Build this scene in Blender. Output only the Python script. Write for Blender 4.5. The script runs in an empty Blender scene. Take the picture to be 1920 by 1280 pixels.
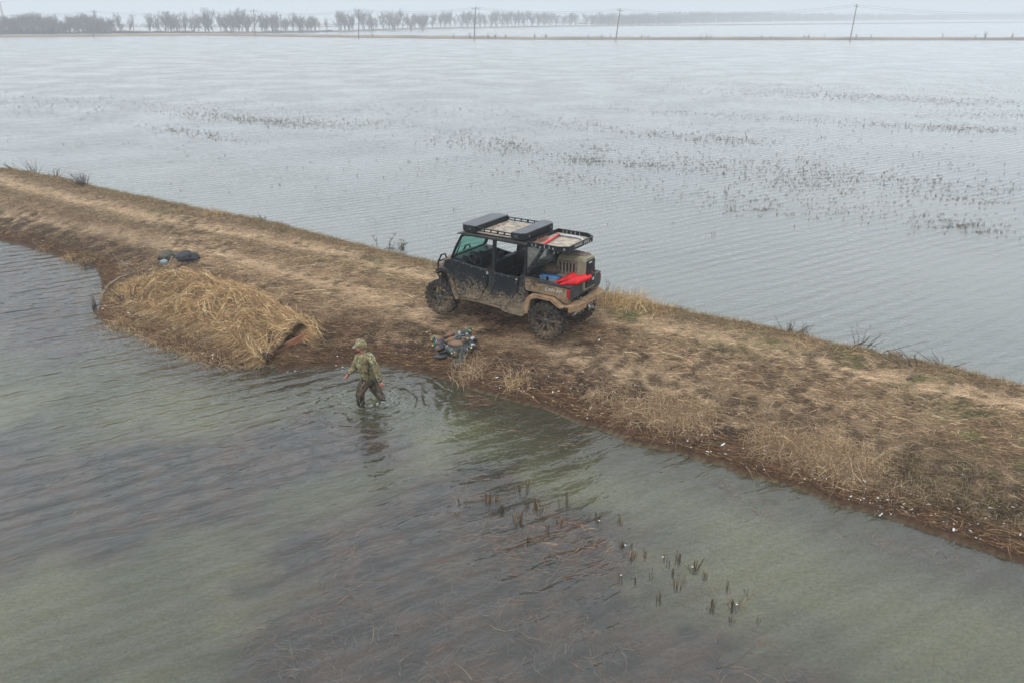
import bpy, bmesh, math, random
import numpy as np
from mathutils import Vector, Matrix
random.seed(7); rng = np.random.default_rng(7)
SC = bpy.context.scene
R = math.radians
# ------------------------------------------------------------------ camera
FPX, HORIZ, CAMH = 1493.0, 28.0, 7.6          # focal length in photo px, horizon row, camera height
PITCH = math.atan((640-HORIZ)/FPX)
cam = bpy.data.cameras.new('camera'); camo = bpy.data.objects.new('camera', cam)
SC.collection.objects.link(camo); SC.camera = camo
camo.location = (0, 0, CAMH); camo.rotation_euler = (math.pi/2-PITCH, 0, 0)
cam.sensor_width = 36; cam.lens = 36*FPX/1920; cam.clip_start = .1; cam.clip_end = 9000
# ------------------------------------------------------------------ world, sun, exposure
SUN_EL, SUN_AZ = 58, 200       # degrees; azimuth of the direction the light comes from, from +Y clockwise
w = bpy.data.worlds.new('World'); SC.world = w; w.use_nodes = True
nt = w.node_tree; nt.nodes.clear()
def wn(t, **k):
    n = nt.nodes.new(t)
    for a, b in k.items(): setattr(n, a, b)
    return n
sky = wn('ShaderNodeTexSky', sky_type='NISHITA', sun_disc=False, sun_elevation=R(SUN_EL), sun_rotation=R(SUN_AZ), dust_density=6, air_density=1.2)
bg1 = wn('ShaderNodeBackground'); bg1.inputs[1].default_value = .06
bg2 = wn('ShaderNodeBackground'); bg2.inputs[1].default_value = 1.0
tc = wn('ShaderNodeTexCoord'); nz = wn('ShaderNodeTexNoise'); nz.inputs['Scale'].default_value = 2.2; nz.inputs['Detail'].default_value = 4
cr = wn('ShaderNodeValToRGB'); cr.color_ramp.elements[0].position = .3; cr.color_ramp.elements[1].position = .75
cr.color_ramp.elements[0].color = (.56, .63, .70, 1); cr.color_ramp.elements[1].color = (.66, .73, .80, 1)
addn = wn('ShaderNodeAddShader'); out = wn('ShaderNodeOutputWorld')
nt.links.new(sky.outputs[0], bg1.inputs[0]); nt.links.new(tc.outputs['Generated'], nz.inputs['Vector'])
nt.links.new(nz.outputs['Fac'], cr.inputs[0])
# overcast: the cloud deck is brighter overhead than at the horizon
sx = wn('ShaderNodeSeparateXYZ'); nt.links.new(tc.outputs['Generated'], sx.inputs[0])
gr = wn('ShaderNodeValToRGB'); nt.links.new(sx.outputs[2], gr.inputs[0]); gr.color_ramp.interpolation = 'EASE'
gr.color_ramp.elements[0].position = .02; gr.color_ramp.elements[0].color = (1, 1, 1, 1); gr.color_ramp.elements[1].position = .5; gr.color_ramp.elements[1].color = (2.5, 2.38, 2.28, 1); e_ = gr.color_ramp.elements.new(.14); e_.color = (1.65, 1.61, 1.56, 1)
mm = wn('ShaderNodeMix', data_type='RGBA', blend_type='MULTIPLY'); mm.inputs[0].default_value = 1
nt.links.new(cr.outputs[0], mm.inputs[6]); nt.links.new(gr.outputs[0], mm.inputs[7]); nt.links.new(mm.outputs[2], bg2.inputs[0])
nt.links.new(bg1.outputs[0], addn.inputs[0]); nt.links.new(bg2.outputs[0], addn.inputs[1]); nt.links.new(addn.outputs[0], out.inputs[0])
sl = bpy.data.lights.new('sun', 'SUN'); so = bpy.data.objects.new('sun', sl); SC.collection.objects.link(so)
sl.energy = .7; sl.angle = R(14); sl.color = (1, .96, .9)
az = R(SUN_AZ); el = R(SUN_EL)
sd = Vector((math.sin(az)*math.cos(el), math.cos(az)*math.cos(el), math.sin(el)))
so.rotation_euler = sd.to_track_quat('Z', 'Y').to_euler()
SC.view_settings.view_transform = 'Standard'; SC.view_settings.look = 'None'; SC.view_settings.gamma = 1
SC.view_settings.exposure = 0.0
SC.cycles.use_denoising = True; SC.cycles.max_bounces = 8; SC.cycles.transparent_max_bounces = 12
SC.cycles.volume_bounces = 3; SC.cycles.caustics_reflective = False; SC.cycles.caustics_refractive = False
SC.cycles.sample_clamp_indirect = 6
HAZE = .0013
# ------------------------------------------------------------------ photo px -> world (used once, to survey where things stand)
fw = np.array([0, math.cos(PITCH), -math.sin(PITCH)]); upv = np.array([0, math.sin(PITCH), math.cos(PITCH)]); rt = np.array([1., 0, 0])
CP = np.array([0, 0, CAMH])
def ray(u, v): return fw+(u-960)/FPX*rt+(640-v)/FPX*upv
def G(u, v, z=0.):
    r = ray(u, v); return CP+r*((z-CAMH)/r[2])
# ------------------------------------------------------------------ helpers
def link(o): SC.collection.objects.link(o); return o
def tag(o, label=None, cat=None, group=None, kind=None):
    if label: o['label'] = label
    if cat: o['category'] = cat
    if group: o['group'] = group
    if kind: o['kind'] = kind
    return o
def empty(name, loc=(0, 0, 0), rz=0, label=None, cat=None, group=None):
    o = bpy.data.objects.new(name, None); link(o); o.location = loc; o.rotation_euler = (0, 0, rz); o.empty_display_size = .2
    return tag(o, label, cat, group)
class MB:
    def __init__(s): s.v = []; s.f = []; s.m = []
    def add(s, vs, fs, mi=0):
        b = len(s.v); s.v += [tuple(p) for p in vs]; s.f += [tuple(i+b for i in f) for f in fs]; s.m += [mi]*len(fs); return s
    def box(s, c, d, rot=None, mi=0, taper=1.0):
        x, y, z = [a/2 for a in d]; vs = []
        for sz in (-1, 1):
            k = taper if sz > 0 else 1
            for sx, sy in ((-1, -1), (1, -1), (1, 1), (-1, 1)):
                p = Vector((sx*x*k, sy*y*k, sz*z))
                if rot is not None: p = rot @ p
                vs.append(p+Vector(c))
        return s.add(vs, [(3, 2, 1, 0), (4, 5, 6, 7), (0, 1, 5, 4), (1, 2, 6, 5), (2, 3, 7, 6), (3, 0, 4, 7)], mi)
    def bar(s, a, b, wd, ht=None, mi=0):      # box from a to b
        a = Vector(a); b = Vector(b); ht = ht or wd
        q = (b-a).to_track_quat('X', 'Z').to_matrix()
        return s.box((a+b)/2, ((b-a).length, wd, ht), q, mi)
    def prism(s, poly, lo, hi, axis='y', mi=0, f=None):   # poly in (x,z) extruded along y
        n = len(poly)
        g = (lambda p, t: (p[0], t, p[1])) if axis == 'y' else ((lambda p, t: (t, p[0], p[1])) if axis == 'x' else (lambda p, t: (p[0], p[1], t)))
        vs = [g(p, lo) for p in poly]+[g(p, hi) for p in poly]
        fs = [tuple(range(n)), tuple(range(2*n-1, n-1, -1))]+[(i, i+n, (i+1) % n+n, (i+1) % n) for i in range(n)]
        return s.add(vs, fs, mi)
    def tube(s, pts, r, n=8, mi=0, close=False):
        pts = [Vector(p) for p in pts]; k = len(pts); rs = r if hasattr(r, '__len__') else [r]*k
        vs = []; up = None
        for i, p in enumerate(pts):
            a = pts[(i-1) % k] if (close or i > 0) else p; b = pts[(i+1) % k] if (close or i < k-1) else p
            t = (b-a).normalized()
            if up is None: up = t.orthogonal().normalized()
            up = (up-t*up.dot(t)); up = up.normalized() if up.length > 1e-5 else t.orthogonal().normalized()
            sd_ = t.cross(up)
            for j in range(n):
                an = 2*math.pi*j/n; vs.append(p+(up*math.cos(an)+sd_*math.sin(an))*rs[i])
        fs = []
        for i in range(k if close else k-1):
            for j in range(n):
                a = i*n+j; b = i*n+(j+1) % n; c = ((i+1) % k)*n+(j+1) % n; d = ((i+1) % k)*n+j
                fs.append((a, b, c, d))
        if not close: fs += [tuple(range(n-1, -1, -1)), tuple(range((k-1)*n, k*n))]
        return s.add(vs, fs, mi)
    def lathe(s, prof, c=(0, 0, 0), axis='z', n=24, mi=0, closed=False):   # prof: (r, h)
        vs = []; k = len(prof)
        for (r, h) in prof:
            for j in range(n):
                a = 2*math.pi*j/n
                p = (r*math.cos(a), r*math.sin(a), h) if axis == 'z' else ((r*math.cos(a), h, r*math.sin(a)) if axis == 'y' else (h, r*math.cos(a), r*math.sin(a)))
                vs.append((p[0]+c[0], p[1]+c[1], p[2]+c[2]))
        fs = [(i*n+j, i*n+(j+1) % n, ((i+1) % k)*n+(j+1) % n, ((i+1) % k)*n+j) for i in range(k if closed else k-1) for j in range(n)]
        return s.add(vs, fs, mi)
    def blob(s, c, d, rot=None, n=14, m=9, mi=0, f=None):
        vs = []
        for i in range(m+1):
            th = math.pi*i/m
            for j in range(n):
                a = 2*math.pi*j/n
                p = Vector((math.sin(th)*math.cos(a)*d[0], math.sin(th)*math.sin(a)*d[1], math.cos(th)*d[2]))
                if f: p = f(p)
                if rot is not None: p = rot @ p
                vs.append(p+Vector(c))
        return s.add(vs, [(i*n+j, (i+1)*n+j, (i+1)*n+(j+1) % n, i*n+(j+1) % n) for i in range(m) for j in range(n)], mi)
    def build(s, name, mats, parent=None, smooth=False, bevel=0, seg=2):
        me = bpy.data.meshes.new(name); me.from_pydata(s.v, [], s.f)
        for m in (mats if isinstance(mats, (list, tuple)) else [mats]): me.materials.append(m)
        me.polygons.foreach_set('material_index', s.m)
        bm = bmesh.new(); bm.from_mesh(me); bmesh.ops.remove_doubles(bm, verts=bm.verts, dist=1e-5)
        bm.faces.ensure_lookup_table()
        if len(bm.faces) > 1: bmesh.ops.recalc_face_normals(bm, faces=bm.faces)
        elif bm.faces[0].normal.z < 0: bmesh.ops.reverse_faces(bm, faces=bm.faces)
        bm.to_mesh(me); bm.free()
        if smooth: me.shade_smooth()
        o = bpy.data.objects.new(name, me); link(o)
        if parent is not None: o.parent = parent
        if bevel:
            b = o.modifiers.new('bevel', 'BEVEL'); b.width = bevel; b.segments = seg; b.limit_method = 'ANGLE'; b.angle_limit = R(35)
        return o
def npmesh(name, V, Fq, mat, col=None, smooth=False, parent=None):
    """V (n,3), Fq (m,k) faces all of the same size; col per vertex (n,3)."""
    me = bpy.data.meshes.new(name); n = len(V); m, k = Fq.shape
    me.vertices.add(n); me.vertices.foreach_set('co', np.ascontiguousarray(V, dtype=np.float32).ravel())
    me.loops.add(m*k); me.loops.foreach_set('vertex_index', Fq.astype(np.int32).ravel())
    me.polygons.add(m); me.polygons.foreach_set('loop_start', np.arange(m, dtype=np.int32)*k)
    me.update(calc_edges=True); me.validate()
    if smooth: me.shade_smooth()
    if col is not None:
        a = me.attributes.new('tint', 'FLOAT_COLOR', 'POINT')
        a.data.foreach_set('color', np.concatenate([col, np.ones((n, 1))], 1).astype(np.float32).ravel())
    me.materials.append(mat)
    o = bpy.data.objects.new(name, me); link(o)
    if parent is not None: o.parent = parent
    return o
def ribbons(P, wid, col=None, taper=.25):
    """P (N,K,3) centre lines -> verts, quads, colours."""
    N, K, _ = P.shape
    T = np.gradient(P, axis=1); T /= np.linalg.norm(T, axis=2, keepdims=True)+1e-9
    rv = rng.normal(size=(N, 1, 3)); rv[..., 2] *= .5
    S = np.cross(T, np.broadcast_to(rv, T.shape)); S /= np.linalg.norm(S, axis=2, keepdims=True)+1e-9
    tp = np.linspace(1, taper, K)[None, :, None]
    S = S*np.asarray(wid).reshape(-1, 1, 1)*.5*tp
    V = np.stack([P-S, P+S], 2).reshape(-1, 3)
    b = (np.arange(N)*K*2)[:, None]+(np.arange(K-1)*2)[None]
    Fq = np.stack([b, b+1, b+3, b+2], -1).reshape(-1, 4)
    C_ = None if col is None else np.repeat(col, K*2, 0)
    return V, Fq, C_
# numpy value noise
def vnoise(x, y, s, seed=0):
    x = np.asarray(x)*s+1000+seed*17.3; y = np.asarray(y)*s+1000+seed*9.1
    xi = np.floor(x).astype(np.int64); yi = np.floor(y).astype(np.int64); fx = x-xi; fy = y-yi
    fx = fx*fx*(3-2*fx); fy = fy*fy*(3-2*fy)
    def h(a, b):
        k = (a*374761393+b*668265263+seed*1274126177) & 0xffffffff
        k = ((k ^ (k >> 13))*1274126177) & 0xffffffff
        return ((k ^ (k >> 16)) & 0xffff)/65535.
    return (h(xi, yi)*(1-fx)+h(xi+1, yi)*fx)*(1-fy)+(h(xi, yi+1)*(1-fx)+h(xi+1, yi+1)*fx)*fy
def fbm(x, y, s, o=4, seed=0):
    r = 0; a = 1; t = 0
    for i in range(o): r = r+a*vnoise(x, y, s*2**i, seed+i); t += a; a *= .5
    return r/t
def sstep(a, b, x): t = np.clip((x-a)/(b-a), 0, 1); return t*t*(3-2*t)
def polydist(x, y, P):
    d = np.full(np.shape(x), 1e9)
    for (x0, y0), (x1, y1) in zip(P[:-1], P[1:]):
        dx, dy = x1-x0, y1-y0; t = np.clip(((x-x0)*dx+(y-y0)*dy)/(dx*dx+dy*dy+1e-12), 0, 1)
        d = np.minimum(d, np.hypot(x-x0-t*dx, y-y0-t*dy))
    return d
def inside(x, y, P):
    c = np.zeros(np.shape(x), bool); n = len(P)
    for i in range(n):
        x0, y0 = P[i]; x1, y1 = P[(i+1) % n]
        if y0 == y1: continue
        c ^= ((y0 > y) != (y1 > y)) & (x < (x1-x0)*(y-y0)/(y1-y0)+x0)
    return c
# ------------------------------------------------------------------ node materials
def mat(name, col=(.5, .5, .5), rough=.7, metal=0, spec=.5):
    m = bpy.data.materials.new(name); m.use_nodes = True
    b = m.node_tree.nodes['Principled BSDF']
    b.inputs['Base Color'].default_value = (*col, 1); b.inputs['Roughness'].default_value = rough
    b.inputs['Metallic'].default_value = metal; b.inputs['Specular IOR Level'].default_value = spec
    return m, m.node_tree, b
def nd(t, typ, **k):
    n = t.nodes.new(typ)
    for a, b in k.items():
        if a in n.bl_rna.properties: setattr(n, a, b)
        else: n.inputs[a.replace('_', ' ')].default_value = b
    return n
def ramp(t, src, stops, interp='LINEAR'):
    n = t.nodes.new('ShaderNodeValToRGB'); n.color_ramp.interpolation = interp
    e = n.color_ramp.elements
    while len(e) < len(stops): e.new(.5)
    for i, (p, c) in enumerate(stops):
        e[i].position = p; e[i].color = (*c, 1) if hasattr(c, '__len__') else (c, c, c, 1)
    t.links.new(src, n.inputs[0]); return n.outputs[0]
def noise(t, scale, detail=4, rough=.55, src=None, vec=None):
    n = nd(t, 'ShaderNodeTexNoise'); n.inputs['Scale'].default_value = scale; n.inputs['Detail'].default_value = detail
    n.inputs['Roughness'].default_value = rough
    if vec is not None: t.links.new(vec, n.inputs['Vector'])
    return n.outputs['Fac']
def objco(t, scale=None):
    n = t.nodes.new('ShaderNodeTexCoord').outputs['Object']
    if scale:
        mp = nd(t, 'ShaderNodeMapping'); mp.inputs['Scale'].default_value = scale; t.links.new(n, mp.inputs[0]); return mp.outputs[0]
    return n
def mixc(t, f, a, b, mode='MIX'):
    n = t.nodes.new('ShaderNodeMix'); n.data_type = 'RGBA'; n.blend_type = mode
    for s, v in ((0, f), (6, a), (7, b)):
        if isinstance(v, bpy.types.NodeSocket): t.links.new(v, n.inputs[s])
        elif s == 0: n.inputs[0].default_value = v
        else: n.inputs[s].default_value = (*v, 1)
    return n.outputs[2]
def math_(t, op, a, b=0.):
    n = t.nodes.new('ShaderNodeMath'); n.operation = op
    for i, v in enumerate((a, b)):
        if isinstance(v, bpy.types.NodeSocket): t.links.new(v, n.inputs[i])
        else: n.inputs[i].default_value = v
    return n.outputs[0]
def bump(t, h, b, strength=.5, dist=.01):
    n = t.nodes.new('ShaderNodeBump'); n.inputs['Strength'].default_value = strength; n.inputs['Distance'].default_value = dist
    t.links.new(h, n.inputs['Height']); t.links.new(n.outputs[0], b.inputs['Normal'])
def simple(name, c1, c2=None, scale=8, rough=.7, metal=0, bmp=.2, spec=.5):
    m, t, b = mat(name, c1, rough, metal, spec)
    v = objco(t); n = noise(t, scale, 5, vec=v)
    c2 = c2 or tuple(x*.6 for x in c1)
    t.links.new(ramp(t, n, [(.35, c1), (.7, c2)]), b.inputs['Base Color'])
    if bmp: bump(t, noise(t, scale*3, 4, vec=v), b, bmp, .005)
    return m
def tinted(name, rough=.85, spec=.2, k=1.0):       # colour taken from each blade's own 'tint'
    m, t, b = mat(name, (.3, .2, .1), rough, 0, spec)
    a = nd(t, 'ShaderNodeAttribute', attribute_name='tint')
    t.links.new(a.outputs['Color'], b.inputs['Base Color'])
    return m
MUD = (.15, .112, .072); MUDL = (.225, .175, .12)
def muddy(name, base, lo, hi, rough=.45, metal=0, speck=.62, amount=.55, mud=None):
    """paint or plastic with dried mud: thick low down (object z from lo to hi), specks higher up."""
    m, t, b = mat(name, base, rough, metal, .22)
    v = objco(t); sep = nd(t, 'ShaderNodeSeparateXYZ'); t.links.new(v, sep.inputs[0])
    mr = nd(t, 'ShaderNodeMapRange'); mr.inputs['From Min'].default_value = hi; mr.inputs['From Max'].default_value = lo; t.links.new(sep.outputs[2], mr.inputs[0])
    n1 = noise(t, 3.2, 5, .6, vec=v); n2 = noise(t, 22, 5, .75, vec=v)
    s = math_(t, 'ADD', math_(t, 'MULTIPLY', mr.outputs[0], amount*1.6), math_(t, 'MULTIPLY', math_(t, 'SUBTRACT', n1, .5), 1.3))
    s = math_(t, 'ADD', s, math_(t, 'MULTIPLY', math_(t, 'SUBTRACT', n2, speck), 2.6))
    f = ramp(t, s, [(.1, 0.), (.55, 1.)])
    mudc = ramp(t, noise(t, 9, 5, vec=v), [(.3, (mud or (MUD, MUDL))[0]), (.7, (mud or (MUD, MUDL))[1])])
    t.links.new(mixc(t, f, base, mudc), b.inputs['Base Color'])
    t.links.new(mixc(t, f, (rough,)*3, (.95,)*3), b.inputs['Roughness'])
    bump(t, math_(t, 'ADD', f, math_(t, 'MULTIPLY', n2, .6)), b, .5, .006)
    return m
M = {}
M['deck'] = simple('grey_deck', (.075, .08, .088), (.05, .053, .058), 4, .5, 0, .1, .3)  # rack tops, a lighter grey than their black sides
M['black'] = simple('black_powdercoat', (.007, .008, .009), (.013, .014, .016), 14, .5, 0, .15, .25)
M['blackdust'] = simple('dusty_black_metal', (.022, .023, .025), (.055, .052, .050), 5, .55, 0, .15, .3)
M['plastic'] = muddy('muddy_black_plastic', (.02, .021, .023), .45, 1.55, .45, 0, .60, .5)
M['door'] = muddy('mud_splashed_door', (.012, .014, .017), .42, 1.22, .42, 0, .60, .60)
M['bedpaint'] = muddy('mud_caked_bed', (.045, .04, .03), .9, 1.7, .6, 0, .52, .55, ((.15, .10, .06), (.26, .185, .12)))
M['fender'] = muddy('mud_caked_fender', (.03, .03, .03), .7, 1.55, .6, 0, .52, .58, ((.20, .125, .07), (.30, .20, .12)))
M['rubber'] = muddy('muddy_tyre_rubber', (.022, .021, .02), -2, 1.5, .85, 0, .50, .25, ((.085, .06, .04), (.19, .135, .09)))
M['rim'] = muddy('muddy_alloy', (.05, .048, .045), -2, 1.5, .4, .3, .5, .36, ((.13, .095, .065), (.22, .16, .11)))
M['tray'] = simple('dirty_tray_floor', (.36, .30, .22), (.11, .105, .10), 7, .8, 0, .2)
M['seat'] = simple('black_vinyl', (.009, .009, .010), (.016, .016, .018), 20, .5, spec=.25)
M['red'] = simple('red_nylon', (.58, .008, .012), (.30, .006, .01), 9, .6, 0, 1.0, .3)
M['redplastic'] = simple('red_plastic', (.55, .05, .05), (.4, .03, .03), 6, .4)
M['grey_pipe'] = simple('grey_pipe_plastic', (.38, .40, .43), (.28, .29, .31), 8, .4)
M['lens'] = simple('red_lens', (.35, .008, .01), (.22, .005, .006), 9, .25, 0, 0)
M['tan'] = simple('tan_plastic', (.23, .205, .13), (.13, .115, .075), 6, .6)
M['blue'] = simple('blue_lid', (.06, .19, .42), (.04, .13, .3), 5, .45)
M['clear'] = simple('cloudy_bin_plastic', (.2, .24, .27), (.12, .14, .16), 7, .4)
M['white'] = simple('white_print', (.62, .61, .58), (.30, .28, .24), 40, .6, 0, 0)
M['steel'] = simple('scuffed_steel', (.35, .34, .33), (.18, .17, .16), 20, .4, .6)
M['wood'] = simple('weathered_wood', (.20, .15, .10), (.09, .065, .045), 8, .9, 0, .5)
M['bark'] = simple('grey_bark', (.10, .085, .07), (.045, .038, .032), 3, .95, 0, .4)
M['twig'] = simple('twig', (.085, .068, .055), (.045, .036, .03), 3, .95, 0, 0)
M['rust'] = simple('rusty_steel', (.20, .065, .03), (.26, .17, .11), 3.5, .85, 0, .4)
M['dark'] = simple('cavity_shade_and_eyes', (.02, .017, .014), (.01, .009, .008), 5, .95)  # near-black stands in for shade inside openings; the eyes share it
M['skin'] = simple('skin', (.50, .20, .14), (.38, .12, .08), 14, .55)
M['pole'] = simple('weathered_pole_wood', (.13, .10, .08), (.08, .065, .055), 2, .9)
def camo(name, cols, scale, mulz=1):
    m, t, b = mat(name, cols[0], .85, 0, .2)
    v = objco(t, (1, 1, mulz)); n = noise(t, scale, 3, .6, vec=v); n2 = noise(t, scale*2.3, 3, .6, vec=v)
    s = math_(t, 'ADD', math_(t, 'MULTIPLY', n, .7), math_(t, 'MULTIPLY', n2, .3))
    k = len(cols); t.links.new(ramp(t, s, [(.34+.32*i/(k), c) for i, c in enumerate(cols)], 'CONSTANT'), b.inputs['Base Color'])
    bump(t, noise(t, 22, 4, vec=v), b, .5, .02)
    return m
M['camo'] = camo('camouflage_jacket', [(.035, .032, .02), (.15, .145, .07), (.36, .34, .20), (.06, .055, .028), (.22, .20, .11), (.13, .065, .03), (.30, .27, .15), (.10, .10, .05)], 6.5)
M['wader'] = camo('camouflage_waders', [(.020, .016, .011), (.085, .066, .044), (.034, .027, .018), (.13, .102, .07)], 8, .4)
M['camodark'] = camo('dark_camouflage_bag', [(.03, .022, .016), (.085, .06, .045), (.05, .035, .028), (.12, .095, .07)], 12)
M['camocrate'] = camo('camouflage_crate_skin', [(.05, .04, .04), (.16, .125, .11), (.09, .06, .065), (.22, .19, .14), (.13, .08, .09)], 16)
def glass(name, tint, k):
    m = bpy.data.materials.new(name); m.use_nodes = True; t = m.node_tree; t.nodes.clear()
    o = nd(t, 'ShaderNodeOutputMaterial'); tr = nd(t, 'ShaderNodeBsdfTransparent'); tr.inputs[0].default_value = (*tint, 1)
    gl = nd(t, 'ShaderNodeBsdfGlossy'); gl.inputs['Roughness'].default_value = .05; df = nd(t, 'ShaderNodeBsdfDiffuse'); df.inputs[0].default_value = (.3, .3, .28, 1)
    lw = nd(t, 'ShaderNodeLayerWeight'); lw.inputs[0].default_value = .5
    a = nd(t, 'ShaderNodeMixShader'); b = nd(t, 'ShaderNodeMixShader'); a.inputs[0].default_value = k
    t.links.new(tr.outputs[0], a.inputs[1]); t.links.new(df.outputs[0], a.inputs[2])
    t.links.new(math_(t, 'ADD', math_(t, 'MULTIPLY', math_(t, 'POWER', lw.outputs['Facing'], 4.), .5), .04), b.inputs[0]); t.links.new(a.outputs[0], b.inputs[1]); t.links.new(gl.outputs[0], b.inputs[2]); t.links.new(b.outputs[0], o.inputs[0])
    return m
M['windshield'] = glass('green_tinted_glass', (.62, .88, .81), .03)
M['rearglass'] = glass('dusty_clear_plastic', (.75, .75, .73), .25)

# ================================================================== LEVEE SHAPE
def pl(pts, z): return [tuple(G(u, v, z)[:2]) for u, v in pts]
near_px = [(0, 452), (30, 458), (57, 465), (85, 474), (117, 485), (150, 495), (180, 503), (190, 525), (192, 565), (180, 592), (197, 607), (225, 618), (275, 633), (300, 652), (360, 668), (397, 687),
           (450, 688), (510, 686), (532, 700), (552, 692), (635, 687), (690, 682), (740, 690), (800, 703), (850, 715), (880, 729), (922, 741), (960, 752), (1022, 766), (1052, 780), (1090, 796),
           (1115, 802), (1160, 818), (1177, 832), (1215, 838), (1270, 848), (1317, 865), (1350, 871), (1395, 892), (1450, 903), (1507, 920), (1575, 950), (1650, 965), (1744, 998), (1807, 1021), (1920, 1058)]
crest_px = [(0, 316), (50, 325), (130, 338), (180, 353), (240, 366), (300, 379), (370, 391), (450, 408), (520, 423), (600, 443), (700, 468), (760, 482), (830, 495), (960, 520), (1120, 550), (1180, 563), (1240, 575),
            (1300, 593), (1400, 609), (1480, 627), (1560, 648), (1650, 665), (1750, 685), (1850, 709), (1920, 723)]
NEAR = pl(near_px, 0); CREST = pl(crest_px, .72)
def extend(P, L):
    a = np.array(P[0])-np.array(P[3]); a /= np.linalg.norm(a); b = np.array(P[-1])-np.array(P[-4]); b /= np.linalg.norm(b)
    return [tuple(np.array(P[0])+a*L)]+P+[tuple(np.array(P[-1])+b*L)]
NEAR = extend(NEAR, 60); CREST = extend(CREST, 60)
# the right end of the near shore should not cross the crest: keep both along the levee direction
ld_ = np.array(CREST[-1])-np.array(CREST[-2]); ld_ /= np.linalg.norm(ld_); NEAR[-1] = tuple(np.array(NEAR[-2])+ld_*60)
lu_ = np.array(CREST[0])-np.array(CREST[1]); lu_ /= np.linalg.norm(lu_); NEAR[0] = tuple(np.array(NEAR[1])+lu_*60)
POLYN = NEAR+[(300, 400), (-300, 400)]; POLYC = CREST+[(300, 400), (-300, 400)]
TR1 = pl([(-60, 322), (0, 337), (100, 365), (300, 410), (475, 442), (620, 470), (760, 508), (870, 535), (980, 565), (1100, 590), (1200, 606), (1330, 630), (1462, 655), (1631, 701), (1762, 727), (1912, 752), (2050, 782)], .75)
TR2 = pl([(-60, 372), (0, 385), (200, 425), (400, 472), (600, 528), (700, 555), (830, 588), (1026, 635), (1250, 705), (1500, 775), (1700, 825), (1920, 885), (2050, 925)], .75)
def dists(x, y):
    dn = polydist(x, y, NEAR); dn = np.where(inside(x, y, POLYN), dn, -dn)
    dc = polydist(x, y, CREST); dc = np.where(inside(x, y, POLYC), -dc, dc)
    return dn, dc
def height(x, y):
    dn, dc = dists(x, y)
    wob = fbm(x, y, .9, 3, 5)-.5
    d = dn+wob*.35*sstep(.1, 1, dn)
    z = np.interp(d, [-2.6, -1, -.3, 0, .12, .5, 1.2, 2.2, 3.2, 6], [-.50, -.34, -.1, 0, .06, .20, .42, .64, .75, .78])
    zf = .74+np.minimum(dc, 0)*.62+np.clip(dc, 0, .6)*.03
    z = np.where(dc < .6, np.minimum(z, np.maximum(zf, -.55)), z)
    land = sstep(.05, .8, dn)*sstep(-.6, .2, dc)
    z = z+land*((fbm(x, y, .35, 3, 11)-.5)*.16+(fbm(x, y, 2.4, 3, 21)-.5)*.09)
    t = np.minimum(polydist(x, y, TR1), polydist(x, y, TR2))
    z = z-land*.07*np.exp(-(t/.28)**2)
    z = z+(dn < 0)*(fbm(x, y, 1.2, 3, 31)-.5)*.08*sstep(0, -1, dn)
    return z
def GP(u, v, dz=0.):          # where the sight line of photo px (u, v) meets the ground
    z = .5
    for _ in range(14): p = G(u, v, z+dz); z = .5*z+.5*max(0., zat(p[0], p[1]))
    return G(u, v, z+dz)
def zat(x, y): return float(height(np.array([x]), np.array([y]))[0])
# ------------------------------------------------------------------ things' survey points needed by the ground (vehicle etc.)
ZT = .75
_fl = G(830, 588, ZT); _rl = G(1026, 635, ZT)
FD = (_fl-_rl); FD[2] = 0; FD /= np.linalg.norm(FD); LD = np.array([-FD[1], FD[0], 0])
VO = (_fl+_rl)/2-LD*.72; VROT = math.atan2(FD[1], FD[0])
# pond bottom beds (photo survey): weed beds dark, silt pale green
BEDS = [pl(p, -.35) for p in (
    [(520, 1010), (700, 900), (850, 850), (960, 880), (1120, 960), (1330, 1090), (1500, 1180), (1660, 1300), (1700, 1500), (300, 1500), (420, 1240)],
    [(-200, 800), (120, 830), (330, 800), (520, 760), (760, 790), (800, 850), (620, 890), (430, 960), (200, 1040), (-200, 1080)],
    [(1560, 900), (1700, 950), (1920, 1050), (2100, 1120), (2100, 1180), (1800, 1060), (1600, 990)],
    [(-100, 440), (190, 470), (250, 620), (160, 660), (-100, 600)])]
# ---- levee mesh
XS = np.arange(-36, 27, .1); YS = np.arange(3.5, 50, .1)
X, Y = np.meshgrid(XS, YS); Z = height(X, Y)
nx, ny = len(XS), len(YS)
idx = np.arange(nx*ny).reshape(ny, nx)
Fq = np.stack([idx[:-1, :-1], idx[:-1, 1:], idx[1:, 1:], idx[1:, :-1]], -1).reshape(-1, 4)
C = lambda *a: np.array(a, float)
def lerp(a, b, t): t = np.asarray(t)[..., None]; return a*(1-t)+b*t
BARE_SPOTS = [(905, 650, 1.1), (760, 650, .9), (1000, 690, 1.2), (690, 640, .7), (1130, 610, .8), (950, 600, 1.5), (640, 600, .6)]
DARK_SPOTS = [(1260, 735, .9), (1330, 760, .7), (1500, 795, .7), (1540, 800, .6), (1440, 700, .4), (1720, 850, .9), (1780, 880, .9), (1680, 890, .5), (1850, 930, .9), (1290, 800, .4), (1720, 900, .9), (1800, 935, 1.0), (1880, 970, .9), (1900, 900, .7), (1640, 930, .6), (1220, 720, .6), (1150, 720, .5), (1010, 735, .5), (930, 718, .4), (950, 690, .5), (560, 650, .4),
              (10, 430, 1.0), (120, 455, .8), (160, 480, .6), (60, 445, .8), (1060, 720, .7), (730, 650, .5), (1640, 905, .8), (1580, 905, .5), (1380, 775, .5), (900, 600, .9), (1100, 640, .4)]
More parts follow.
